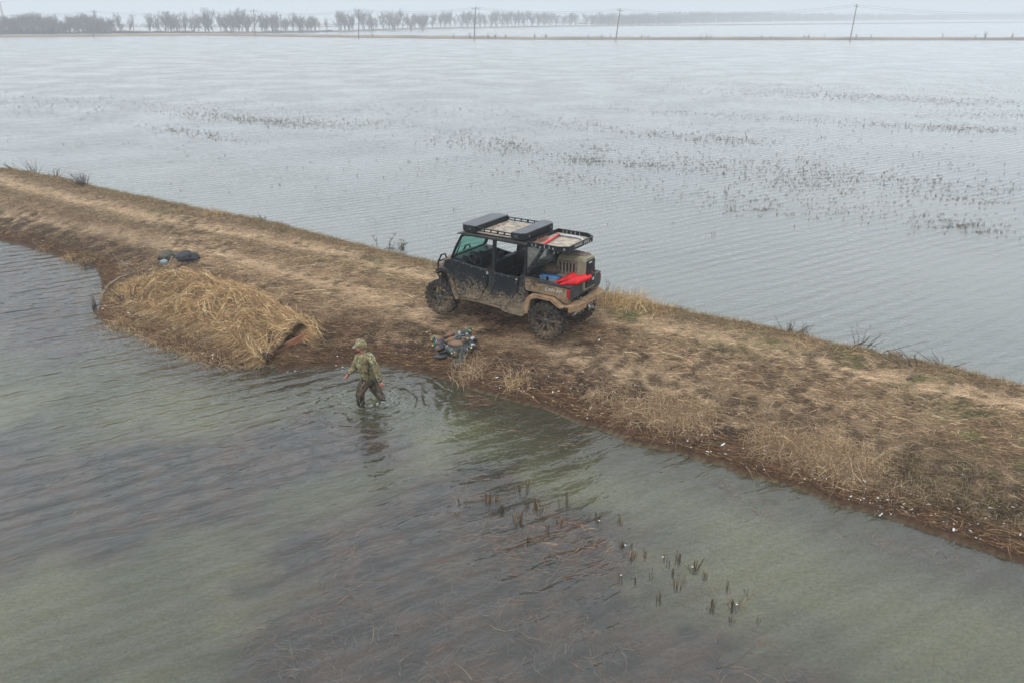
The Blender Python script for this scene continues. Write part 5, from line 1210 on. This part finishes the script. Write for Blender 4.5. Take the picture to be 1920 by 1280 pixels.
# body: one continuous surface, legs, trunk, arms, hands with five fingers, neck and head
fdir = (J(668, 655, 0)-J(676, 652, .0)).normalized(); fdir = Vector((-.86, -.42, -.28)).normalized()
N_ = [(pelv, .09)]; E_ = []
i = chain(N_, E_, 0, [(belly, .09), (chest, .10), (neck, .055)]); hd_i = chain(N_, E_, i, [(head+Vector((0, 0, -.05)), (.062, .07)), (head+Vector((.005, .0, .03)), (.078, .088)), (head+Vector((.02, .01, .10)), (.06, .07))])
for a, k_, an_ in ((hipF, knF, anF), (hipB, knB, anB)): chain(N_, E_, 0, [(a, .085), (a.lerp(k_, .5), .075), (k_, .058), (k_.lerp(an_, .5), .05), (an_, .042)])
def hand(start, wr, el, out, curl):
    d = (wr-el).normalized(); side = d.cross(Vector((0, 0, 1))).normalized(); dn_ = Vector((0, 0, -1))
    dd3 = (d*.75+Vector((0, 0, -.5))).normalized(); w3 = dd3.cross(out).normalized()
    pm = wr+dd3*.055; i = chain(N_, E_, start, [(wr, .026), (pm, (.030, .022))])
    for q, (off, ln) in enumerate(((-.034, .070), (-.012, .080), (.011, .076), (.033, .060))):
        k0 = pm+dd3*.035+w3*off; k1 = k0+dd3*ln*.5+out*(-curl*.3*ln); k2 = k1+(dd3*.6-out*curl).normalized()*ln*.5
        chain(N_, E_, i, [(k0, .0105), (k1, .0095), (k2, .0075)])
    t0 = wr+dd3*.03-w3*.035; chain(N_, E_, i, [(t0, .012), (t0-w3*.028+dd3*.03-out*.012, .011), (t0-w3*.03+dd3*.06-out*.02, .0085)])
c_i = 2
ia = chain(N_, E_, c_i, [(shN, .06), (shN.lerp(elN, .5), .05), (elN, .042), (elN.lerp(wrN, .55), .036)]); hand(ia, wrN, elN, Vector((-.4, -.9, .1)).normalized(), .9)
ib = chain(N_, E_, c_i, [(shF, .06), (shF.lerp(elF, .5), .05), (elF, .042), (elF.lerp(wrF, .55), .036)]); hand(ib, wrF, elF, Vector((-.2, -.3, -.9)).normalized(), .6)
skin('body', N_, E_, M['skin'], PE)
# face
sd3 = fdir.cross(Vector((0, 0, 1))).normalized(); up3 = sd3.cross(fdir).normalized(); hc = head+Vector((0, 0, .02))
FM = Matrix((fdir, sd3, up3)).transposed()
b = MB(); b.blob(hc+fdir*.035-up3*.01, (.075, .062, .092), FM, n=16, m=12, f=lambda p: Vector((p.x, p.y*(1-.25*max(0, -p.z/.09)), p.z)))
b.blob(hc+fdir*.108-up3*.012, (.018, .012, .022), FM, n=8, m=6)                  # nose
for s in (-1, 1): b.blob(hc+sd3*s*.064-up3*.01, (.014, .008, .024), FM, n=8, m=6)   # ears
b.build('face', M['skin'], PE, True)
b = MB()
for s in (-1, 1): b.blob(hc+fdir*.098+sd3*s*.028+up3*.012, (.007, .011, .006), FM, n=8, m=6)
b.build('eyes', M['dark'], PE, True)
b = MB(); b.blob(hc+fdir*.100-up3*.052, (.008, .022, .006), FM, n=8, m=6); b.build('mouth', simple('lips', (.30, .09, .07), (.25, .07, .06)), PE, True)
b = MB(); b.blob(hc+fdir*.045-up3*.085, (.045, .05, .022), FM, n=10, m=6); b.build('beard', simple('dark_beard', (.03, .02, .015), (.05, .035, .025), 40, .9), PE, True)
# cap with brim, hood over it
b = MB(); b.blob(hc+up3*.055-fdir*.0, (.096, .085, .070), FM, n=18, m=10); vs = []
for i in range(9):
    a = -1.1+2.2*i/8; vs += [hc+up3*.058+fdir*(.075*math.cos(a))+sd3*.078*math.sin(a), hc+up3*.040+fdir*(.155*math.cos(a*.8)+.01)+sd3*.072*math.sin(a)]
b.add([tuple(v_) for v_ in vs]+[tuple(v_+up3*.008) for v_ in vs], [(2*i, 2*i+1, 2*i+3, 2*i+2) for i in range(8)]+[(18+2*i, 20+2*i, 21+2*i, 19+2*i) for i in range(8)]+[(2*i+1, 19+2*i, 21+2*i, 2*i+3) for i in range(8)])
b.build('cap', M['tan'], PE, True)
hx = hc-fdir*.022+up3*.03
b = MB(); R0 = []; n = 18
for i, (off, ry, rz_, dz) in enumerate(((.062, .094, .112, .012), (.04, .108, .128, .005), (.0, .114, .132, 0), (-.05, .108, .125, -.008), (-.09, .088, .10, -.02), (-.12, .05, .06, -.03))):
    R0.append([tuple(hx+fdir*off+sd3*(ry*math.sin(2*math.pi*j/n))+up3*(rz_*math.cos(2*math.pi*j/n)+dz)) for j in range(n)])
b.add([p for r_ in R0 for p in r_], [(i*n+j, i*n+(j+1) % n, (i+1)*n+(j+1) % n, (i+1)*n+j) for i in range(5) for j in range(n)]+[tuple(range(5*n, 6*n))])
hdm = b.build('hood', M['camo'], PE, True); sm = hdm.modifiers.new('thick', 'SOLIDIFY'); sm.thickness = .012
# jacket and waders
N2 = [(chest, (.19, .165))]; E2 = []
chain(N2, E2, 0, [(neck+Vector((0, 0, -.02)), .085), (neck+Vector((0, 0, .045)), .072)]); hem = chain(N2, E2, 0, [(belly, (.178, .16)), (belly.lerp(pelv, .55), (.172, .16)), (pelv+Vector((0, 0, -.01)), (.178, .165))])
chain(N2, E2, 0, [(shN, .096), (shN.lerp(elN, .5), .092), (elN, .085), (elN.lerp(wrN, .5), .074), (elN.lerp(wrN, .88), .052), (elN.lerp(wrN, .95), .050)])
chain(N2, E2, 0, [(shF, .092), (shF.lerp(elF, .5), .086), (elF, .078), (elF.lerp(wrF, .5), .062), (elF.lerp(wrF, .86), .050), (elF.lerp(wrF, .93), .048)])
jk = skin('jacket', N2, E2, M['camo'], PE)
folds(jk, .045)
for w_2, e_2 in ((wrN, elN), (wrF, elF)):
    b = MB(); d = (w_2-e_2).normalized(); b.tube([e_2.lerp(w_2, .93), e_2.lerp(w_2, .985)], .041, 12); b.build('cuff', M['seat'], PE, True)
N3 = [(pelv+Vector((0, 0, .0)), (.15, .14))]; E3 = []
chain(N3, E3, 0, [(pelv.lerp(belly, .6), (.14, .13))])
for a, k_, an_ in ((hipF, knF, anF), (hipB, knB, anB)): chain(N3, E3, 0, [(a, .128), (a.lerp(k_, .5), .120), (k_, .104), (k_.lerp(an_, .5), .09), (an_, .08)])
wd_ = skin('waders', N3, E3, M['wader'], PE); folds(wd_, .05)
b = MB(); b.tube([J(679, 708, -.02), J(679.5, 719, -.02)], .016, 6); b.build('hanging_strap', M['seat'], PE)
b = MB(); b.tube([J(690, 690, -.05), J(690.5, 712, -.035)], .006, 6); b.build('jacket_zip', M['seat'], PE)
# splash round the legs
def splash():
    V = []; F_ = []
    def fl(c, r, h):
        b = len(V); n = 7; V.append([c[0], c[1], h+r*.25])
        for j in range(n): a = 2*math.pi*j/n; q = r*random.uniform(.45, 1.2); V.append([c[0]+math.cos(a)*q*1.7, c[1]+math.sin(a)*q*.8, h-.004])
        F_.extend([(b, b+1+j, b+1+(j+1) % n) for j in range(n)])
    c = PERSON_W
    for k in range(150):
        w_ = random.random()
        if w_ < .45: a = random.uniform(0, 6.28); r = abs(random.gauss(.42, .12)); q = (c[0]+.02+math.cos(a)*r*1.2, c[1]+.1+math.sin(a)*r*.8)
        elif w_ < .75: g = G(730+random.gauss(0, 9), 738+random.gauss(0, 7)); q = (g[0], g[1])
        elif w_ < .9: g = G(random.uniform(690, 770), 762-random.uniform(0, 12)); q = (g[0], g[1])
        else: g = G(640+random.gauss(0, 12), 742+random.gauss(0, 7)); q = (g[0], g[1])
        fl(q, random.uniform(.004, .013), .004)
    for k in range(60): g = G(random.uniform(672, 740), random.uniform(728, 764)); fl((g[0], g[1]), random.uniform(.004, .009), random.uniform(.02, .22))
    return npmesh('splash', np.array(V), np.array(F_), simple('water_foam', (.42, .45, .44), (.25, .28, .27), 10, .5, 0, 0))
tag(splash(), kind='stuff')
# ================================================================== FAR LEVEES
def far_bank(name, px, wtop, hgt, seed, tone, z=0):
    P_ = np.array([G(u, v)[:2] for u, v in px]); L_ = np.r_[0, np.cumsum(np.hypot(*np.diff(P_, axis=0).T))]; n = int(L_[-1]/3)
    s = np.linspace(0, L_[-1], n); x = np.interp(s, L_, P_[:, 0]); y = np.interp(s, L_, P_[:, 1]); tx = np.gradient(x); ty = np.gradient(y); q = np.hypot(tx, ty); nxv, nyv = -ty/q, tx/q
    prof = [(-.6, -.6), (.4, .15), (1.0, hgt*.7), (1.6, hgt), (1.6+wtop, hgt), (3.6+wtop, -.5)]; V = []; C_ = []
    for k, (o, h) in enumerate(prof):
        jj = (vnoise(s*.35, s*0, 1, seed+k)-.5)
        V.append(np.stack([x+nxv*(o+jj*1.2), y+nyv*(o+jj*1.2), h+jj*(.35 if 0 < k < 5 else 0)], 1))
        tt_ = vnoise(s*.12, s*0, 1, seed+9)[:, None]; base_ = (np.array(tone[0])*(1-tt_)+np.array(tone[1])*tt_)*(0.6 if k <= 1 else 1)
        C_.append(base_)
    V = np.stack(V, 1).reshape(-1, 3); C_ = np.stack(C_, 1).reshape(-1, 3); m_ = len(prof)
    F_ = [(i*m_+j, (i+1)*m_+j, (i+1)*m_+j+1, i*m_+j+1) for i in range(n-1) for j in range(m_-1)]
    return tag(npmesh(name, V, np.array(F_), M['blade'], C_, True), kind='structure')
T1 = ((.15, .115, .08), (.23, .185, .13)); T2 = ((.14, .11, .08), (.19, .16, .12))
LV1 = [(-500, 76), (-200, 73), (0, 71), (370, 67.2), (640, 71), (1000, 75), (1920, 76.2), (2500, 77)]
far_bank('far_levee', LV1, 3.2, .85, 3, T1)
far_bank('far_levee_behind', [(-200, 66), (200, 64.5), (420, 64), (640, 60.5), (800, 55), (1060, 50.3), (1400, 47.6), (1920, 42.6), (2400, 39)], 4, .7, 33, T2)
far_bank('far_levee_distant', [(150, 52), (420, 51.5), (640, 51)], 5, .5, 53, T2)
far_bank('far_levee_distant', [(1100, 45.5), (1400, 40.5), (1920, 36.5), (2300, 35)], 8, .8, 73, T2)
# ================================================================== BARE TREES
def proto_tree(seed, H, spread, trunks=1, lean=0.):
    random.seed(seed); tb = MB(); tw = []
    def grow(p, d, L_, r, lv):
        n = 4; pts = [p]; q = p
        for i in range(n):
            d = (d+Vector((random.gauss(0, .13), random.gauss(0, .13), .06))).normalized(); q = q+d*L_/n; pts.append(q)
        if lv <= 1: tb.tube(pts, [r*(1-.5*i/n) for i in range(n+1)], 5)
        else: tw.append(([tuple(pts[j]) for j in (0, 1, 3, 4)], r*2.4))
        if lv >= 4: return
        k = random.randint(5, 7) if lv == 0 else random.randint(4, 5) if lv < 3 else random.randint(3, 5)
        for i in range(k):
            t_ = random.uniform(.3, 1.0) if lv else random.uniform(.12, 1.0); j = min(n-1, int(t_*n)); s0 = pts[j].lerp(pts[j+1], t_*n-j)
            a = random.uniform(0, 6.28); sp = spread*random.uniform(.6, 1.3)
            dv = (d*1.0+Vector((math.cos(a)*sp, math.sin(a)*sp, .22))).normalized(); grow(s0, dv, L_*random.uniform(.48, .75), r*.5, lv+1)
    for k in range(trunks):
        a = random.uniform(0, 6.28); o_ = Vector((math.cos(a), math.sin(a), 0))*(.5 if trunks > 1 else 0); grow(o_+Vector((0, 0, -.3)), Vector((math.cos(a)*.25*(trunks > 1)+lean, math.sin(a)*.2*(trunks > 1), 1)).normalized(), H*.5, H*.02, 0)
    W_ = np.array([w_[1] for w_ in tw]); P_ = np.array([w_[0] for w_ in tw]); zm = P_[..., 2].max(); k = H/zm
    tm = tb; tm.v = [(v_[0]*k, v_[1]*k, v_[2]*k) for v_ in tm.v]
    return tm, P_*k, np.maximum(W_, .022)
M['fartwig'] = simple('far_twigs', (.135, .12, .11), (.10, .09, .085), .3, .95, 0, 0)
M['fartrunk'] = simple('far_bark', (.105, .095, .085), (.08, .07, .065), .3, .95, 0, 0)
PROT = []
for k, (H, sp, tr, ln) in enumerate(((1, .75, 1, 0), (1, .95, 1, .05), (1, .6, 2, 0), (1, .85, 3, 0), (1, .7, 2, .15), (1, 1.05, 3, 0))):
    tb, P_, W_ = proto_tree(100+k, 10., sp, tr, ln)
    o1 = tb.build('trunk', M['fartrunk']); rng = np.random.default_rng(50+k); o2 = mesh_ribbons('crown', P_, W_*1.25, None, M['fartwig'], None, .5)
    PROT.append((o1.data, o2.data)); bpy.data.objects.remove(o1); bpy.data.objects.remove(o2)
random.seed(11)
POLES = [(25, 62, 23, 27, 'leftmost pole, only its crossarm above the trees'), (175, 68.5, 176, 20, 'double crossarm pole in front of the left clumps'), (251, 61, 248, 28, 'small pole at the right edge of the second clump'),
         (315, 63, 315, 20.5, 'thin pole inside the tree row'), (478, 66, 475.5, 18, 'pole with short crossarm in the tree row'), (527, 61, 526, 27, 'faint thin pole behind the tree row'),
         (672, 70, 673, 17, 'upright pole with small crossarm'), (889, 72, 892, 13, 'upright pole with wide crossarm'), (1154.5, 74, 1163, 16, 'pole leaning slightly right'), (1594, 74.5, 1607, 8, 'tallest pole leaning strongly right')]
def near_pole(u):
    p = min(POLES, key=lambda q: abs(q[0]-u)); return p
TREES = []
for u, v, top, pr_, wd in [(5, 65, 33, 5, 1.2), (38, 65, 28, 5, 1.5), (52, 65, 29, 5, 1.5), (66, 65, 25, 5, 1.4), (78, 65, 26, 5, 1.4), (90, 64.5, 28, 3, 1.4), (104, 64.5, 32, 5, 1.5), (116, 64.5, 40, 3, 1.5), (22, 65, 31, 5, 1.3), (128, 64.5, 45, 3, 1.6), (58, 66, 36, 5, 1.5), (84, 66, 36, 5, 1.5),
    (140, 64.5, 30, 5, 1.2), (150, 64.5, 27, 5, 1.3), (162, 64, 25, 3, 1.2), (177, 64, 29, 5, 1.3), (190, 64, 33, 3, 1.3), (203, 64, 38, 5, 1.2), (214, 64, 29, 4, 1.1), (228, 63.5, 26, 2, 1.0), (243, 63.5, 26, 0, 1.0), (155, 65, 36, 5, 1.4),
    (283, 63, 26, 2, 1.0), (295, 63, 38, 3, .8), (309, 63, 25, 3, 1.1), (324, 63, 23, 5, 1.2), (350, 62.5, 23, 2, 1.1), (374, 62.5, 21, 0, 1.0), (390, 62, 16, 2, 1.0), (402, 62, 17, 1, 1.0), (415, 62, 25, 0, .8), (432, 62, 22, 3, 1.0), (446, 61.5, 17, 2, 1.0), (457, 61.5, 17, 1, 1.0), (468, 61.5, 22, 3, 1.1),
    (490, 61, 26, 2, 1.0), (508, 61, 25, 3, 1.0), (520, 60.5, 27, 5, 1.0), (541, 60, 27, 0, .9), (552, 60, 25, 2, .9), (568, 60, 27, 3, 1.0), (582, 59.5, 30, 5, 1.0), (590, 59.5, 33, 5, .8), (601, 59, 35, 0, .7), (612, 59, 34, 2, .7),
    (637, 58.5, 22, 5, 1.0), (650, 58, 23, 3, 1.1), (662, 58, 28, 2, .8), (684, 57, 18, 3, 1.0), (693, 57, 21, 2, .9), (708, 56, 28, 0, .9), (720, 56, 24, 3, 1.0), (731, 55.5, 24, 2, .9), (744, 55, 19, 3, 1.1), (753, 55, 20, 1, 1.0), (764, 54.5, 25, 0, .7), (776, 54, 26, 5, 1.0), (788, 54, 26, 3, 1.0), (799, 53.5, 26, 5, 1.1), (811, 53, 27, 2, .9), (824, 53, 23, 3, 1.0), (833, 52.5, 21, 3, 1.1), (845, 52.5, 24, 2, 1.0), (853, 52, 26, 0, .8),
    (865, 52, 23, 3, 1.1), (876, 51.5, 22, 5, 1.1), (886, 51.5, 24, 3, 1.1), (899, 51, 26, 5, 1.0), (910, 51, 26, 2, 1.0), (920, 50.8, 24, 3, 1.1), (932, 50.6, 21, 5, 1.1), (943, 50.4, 22, 3, 1.1), (953, 50.2, 23, 5, 1.1), (964, 50, 22, 3, 1.1), (974, 50, 24, 5, 1.1), (985, 49.8, 22, 3, 1.1), (997, 49.6, 22, 5, 1.1), (1008, 49.4, 24, 3, 1.1), (1020, 49.2, 24, 5, 1.1), (1031, 49, 24, 3, 1.0), (1043, 48.8, 26, 5, 1.0), (1055, 48.6, 28, 3, 1.0),
    (1069, 48.2, 25, 5, 1.2), (1080, 48, 25, 3, 1.2), (1098, 47.6, 26, 5, 1.2), (1109, 47.5, 26, 3, 1.2), (1128, 47, 24, 5, 1.2), (1140, 47, 25, 3, 1.2), (1152, 46.5, 24, 5, 1.2), (1168, 46.2, 25, 3, 1.2), (1184, 46, 25, 5, 1.2), (1200, 45.6, 25, 3, 1.2), (1216, 45.4, 26, 5, 1.2), (1232, 45, 26, 3, 1.2), (1248, 44.8, 26, 5, 1.2)]: TREES.append((u, v, top, pr_, wd))
TREES += [(u_, 65.5-.01*u_, t_, 5, 1.5) for u_, t_ in ((12, 36), (31, 32), (45, 34), (72, 32), (97, 34), (110, 38), (122, 44), (134, 36), (146, 33), (168, 33), (184, 36), (197, 41), (209, 40))]
TREES += [(u_, 62-.01*(u_-280), t_, 5, 1.3) for u_, t_ in ((336, 33), (362, 31), (384, 29), (424, 30), (440, 28), (463, 29), (499, 34), (515, 36), (534, 35), (561, 36), (575, 38), (656, 34), (700, 33), (738, 32), (770, 33), (792, 33))]
TREES.sort()
SH = {0: 'slender single', 1: 'wide single', 2: 'twin stemmed', 3: 'many stemmed', 4: 'wind swept', 5: 'dense rounded'}
ORD = lambda k: '%d%s' % (k, 'th' if 10 <= k % 100 <= 20 else {1: 'st', 2: 'nd', 3: 'rd'}.get(k % 10, 'th'))
for n_, (u, v, top, k, wd) in enumerate(TREES):
    p = G(u, v, .3); sc_ = FPX/np.dot(np.array(p)-CP, fw); h = (v-top)/sc_/.93; s = h/10
    base = 'bare %s tree' % SH[k]
    pj = [q for q in POLES if q[0] > 600 or q[0] in (175, 315, 478)]
    left = [q for q in pj if q[0] <= u]
    if left: ref = left[-1]; cnt = sum(1 for t_ in TREES if ref[0] <= t_[0] <= u); rel = '%s to the right of the %s' % (ORD(cnt), {175: 'double crossarm pole', 315: 'thin pole in the trees', 478: 'short crossarm pole', 672: 'small crossarm pole', 889: 'wide crossarm pole', 1154.5: 'slightly leaning pole', 1594: 'strongly leaning pole'}[ref[0]])
    else: rel = '%s from the left edge of the picture' % ORD(n_+1)
    e = empty('bare_tree', (p[0], p[1], .1), random.uniform(0, 6.28), base+', '+rel, 'tree', 'bare trees of the far tree line')
    e.scale = (s*wd, s*wd, s)
    for nm, me in (('trunk', PROT[k][0]), ('crown', PROT[k][1])): o = bpy.data.objects.new(nm, me); link(o); o.parent = e
# the far wood on the right reads as one mass
def far_wood(name, px, tops, seed, dens, deep):
    r_ = np.random.default_rng(seed); P_ = []; W_ = []
    us = np.array([q[0] for q in px]); vs_ = np.array([q[1] for q in px]); tp_ = np.array([q[1] for q in tops]); tu = np.array([q[0] for q in tops])
    n = dens; u = r_.uniform(us[0], us[-1], n); v = np.interp(u, us, vs_)
    W0 = np.array([G(a, b_, .2) for a, b_ in zip(u, v)]); sc_ = FPX/((W0-CP)@fw); h = (v-np.interp(u, tu, tp_)-6*fbm(u, u*0, .06, 3, seed)+1.5)/sc_/.95*r_.uniform(.75, 1.05, n)
    W0[:, 1] += r_.uniform(0, deep, n)
    for k in range(9):
        a = r_.uniform(0, 6.28, n); z0 = h*r_.uniform(.02, .55, n); rr = h*r_.uniform(.08, .34, n); z1 = np.minimum(z0+h*r_.uniform(.2, .55, n), h); ox = r_.normal(0, .5, n)*(k > 0)
        p0 = W0+np.stack([ox, ox*0, z0*(k > 0)], 1); p1 = W0+np.stack([ox+np.cos(a)*rr*.5, np.sin(a)*rr*.5, (z0+z1)/2], 1); p2 = W0+np.stack([ox+np.cos(a)*rr, np.sin(a)*rr, z1], 1)
        P_.append(np.stack([p0, p1, p2], 1)); W_.append(np.full(n, .32 if k else .4)*np.sqrt(h/9))
    return tag(mesh_ribbons(name, np.concatenate(P_), np.concatenate(W_), None, M['fartwig'], None, .5), kind='stuff')
far_wood('far_wood', [(1120, 46.5), (1235, 45), (1400, 41), (1700, 37.8), (2100, 36)], [(1120, 30), (1235, 24), (1310, 20.5), (1400, 22), (1530, 23), (1660, 25), (1740, 26), (1900, 25), (2100, 26)], 3, 3600, 60)
far_wood('far_wood', [(150, 51), (420, 50), (640, 49), (1240, 44)], [(150, 46), (420, 45), (1240, 36)], 5, 900, 60)
far_wood('far_hedge', [(-100, 66), (250, 64), (420, 63), (620, 60)], [(-100, 52), (100, 54), (140, 60), (170, 53), (250, 57), (420, 58), (620, 55)], 7, 2600, 4)
# little shrubs on the far levee, standing against the water
FS = [(697, 70, 60, 8, 'pale sparse'), (775, 72, 64, 6, 'low'), (850, 72, 61, 6, 'thin'), (880, 72.5, 61, 8, 'thin'), (915, 73, 60.5, 10, 'dense dark'), (928, 73, 60.5, 10, 'dense dark'), (948, 73, 63, 8, 'low dark'), (1003, 73.5, 61, 9, 'round pale'), (1024, 73.5, 61, 10, 'round pale'), (1104, 74, 62, 6, 'thin upright'), (1130, 74.5, 62.5, 7, 'thin upright'), (1145, 74.5, 62, 6, 'thin upright'),
      (1205, 74.5, 62, 4, 'single stem'), (1218, 74.5, 63, 4, 'single stem'), (1316, 74.5, 63, 5, 'small'), (1328, 74.5, 62, 5, 'small'), (1335, 74.5, 62.5, 4, 'small'), (1432, 74.5, 63, 4, 'small'), (1448, 74.5, 64, 4, 'small'), (1512, 74.5, 62, 5, 'ragged'), (1520, 74.5, 62, 6, 'ragged'), (1550, 74.5, 63, 4, 'small'), (1610, 74.5, 61.5, 7, 'pale'), (1638, 74.5, 62, 4, 'small'), (1773, 74.5, 60, 4, 'small'), (1836, 74.5, 63, 5, 'low'), (1854, 74.5, 57, 11, 'round bare'), (1905, 74.5, 60, 8, 'low pale')]
for n_, (u, v, top, w_, k) in enumerate(FS):
    p = G(u, v, .7); sc_ = FPX/np.dot(p-CP, fw); h = (v-2-top)/sc_; r_ = random.Random(n_)
    e = empty('far_shrub', (p[0], p[1]+2.2, .75), 0, '%s bare shrub on the far levee, %s shrub from the left' % (k, ORD(n_+1)), 'shrub', 'small shrubs along the far levee'); P_ = []
    for q in range(12+w_*4): a = r_.uniform(0, 6.28); rr = w_/sc_*.5*r_.uniform(.2, 1); hh = h*r_.uniform(.5, 1.05); P_.append([(math.cos(a)*rr*t_**1.5, math.sin(a)*rr*t_**1.5, hh*t_-.1) for t_ in (0, .4, .75, 1)])
    mesh_ribbons('stems', np.array(P_), np.full(len(P_), .05), None, M['fartwig'], e)
# ================================================================== POLES, WIRES, TOWER
tops_ = []
for (u, v, ut, vt, lab) in POLES:
    a = Vector(G(u, v, .6)); r = ray(ut, vt); tpt = Vector(CP+r*(a.y/r[1]))
    e = empty('utility_pole', tuple(a), 0, 'wooden utility pole, %s' % lab, 'utility pole', 'utility poles along the far levee')
    d = tpt-a; b = MB(); b.tube([Vector((0, 0, -.6)), d], [.19, .13], 8); b.build('post', M['pole'], e)
    w_ = {25: 1.3, 175: 1.2, 251: 1.6, 315: .8, 478: 1.3, 527: .8, 672: .9, 889: 1.3, 1154.5: .9, 1594: .7}[u]; b = MB(); q = d*.93; ang = .35 if u > 1000 else .05
    b.bar(q+Vector((-w_, 0, w_*math.tan(ang)*.6)), q+Vector((w_, 0, -w_*math.tan(ang)*.6)), .14, .14)
    b.build('crossarm', M['pole'], e)
    if u == 175: b = MB(); q2 = d*.985; b.bar(q2+Vector((-.7, 0, 0)), q2+Vector((.7, 0, 0)), .12, .12); b.build('crossarm', M['pole'], e)
    for s in (-.8, .8): b = MB(); c = q+Vector((s*w_, 0, .16-s*w_*math.tan(ang)*.6)); b.lathe([(.05, -.1), (.07, 0), (.03, .12)], c=tuple(c), n=6); b.build('insulator', M['steel'], e)
    tops_.append((u, a, d, w_))
fr_ = [t_ for t_ in tops_ if t_[0] in (175, 478, 672, 889, 1154.5, 1594)]
for nm, f_, lab in (('power_line', .985, 'upper thin power line strung from pole to pole over the far levee'), ('power_line', .93, 'lower thin power line strung from pole to pole over the far levee')):
    pts = []; ends = [t_[1]+t_[2]*f_ for t_ in fr_]; ends = [ends[0]+(ends[0]-ends[1])]+ends+[ends[-1]+Vector((75, 2, -1))]
    for a, b_2 in zip(ends[:-1], ends[1:]):
        L_ = (b_2-a).length
        for i in range(12): t_ = i/12; pts.append(a.lerp(b_2, t_)-Vector((0, 0, L_*.035*4*t_*(1-t_)*.7)))
    o0 = pts[0].copy(); b = MB(); b.tube([q-o0 for q in pts], .04, 4); o = b.build(nm, M['steel']); o.location = o0; tag(o, lab, 'power line', 'power lines on the far poles')
a = Vector(G(12.5, 64, .3)); e = empty('radio_mast', tuple(a), 0, 'tall thin lattice radio mast rising out of the picture at the left edge', 'radio mast'); b = MB(); HT = 29.0
for k in range(3):
    an = 2.1*k; b.tube([(.35*math.cos(an), .35*math.sin(an), 0), (.35*math.cos(an), .35*math.sin(an), HT)], .05, 5)
for j in range(38):
    for k in range(3): a0, a1 = 2.1*k, 2.1*(k+1); z = j*HT/38; b.tube([(.35*math.cos(a0), .35*math.sin(a0), z), (.35*math.cos(a1), .35*math.sin(a1), z+HT/38)], .03, 4)
b.build('lattice', M['rust'], e)
# ------------------------------------------------------------------ haze
mh = bpy.data.materials.new('thin_mist'); mh.use_nodes = True; th = mh.node_tree; th.nodes.clear()
oh = nd(th, 'ShaderNodeOutputMaterial'); vh = nd(th, 'ShaderNodeVolumePrincipled'); vh.inputs['Density'].default_value = HAZE
vh.inputs['Color'].default_value = (.66, .695, .73, 1); vh.inputs['Anisotropy'].default_value = .0
th.links.new(vh.outputs[0], oh.inputs['Volume'])
hb = MB(); hb.box((0, 0, 16), (6600, 6600, 35)); tag(hb.build('haze', mh), kind='stuff')
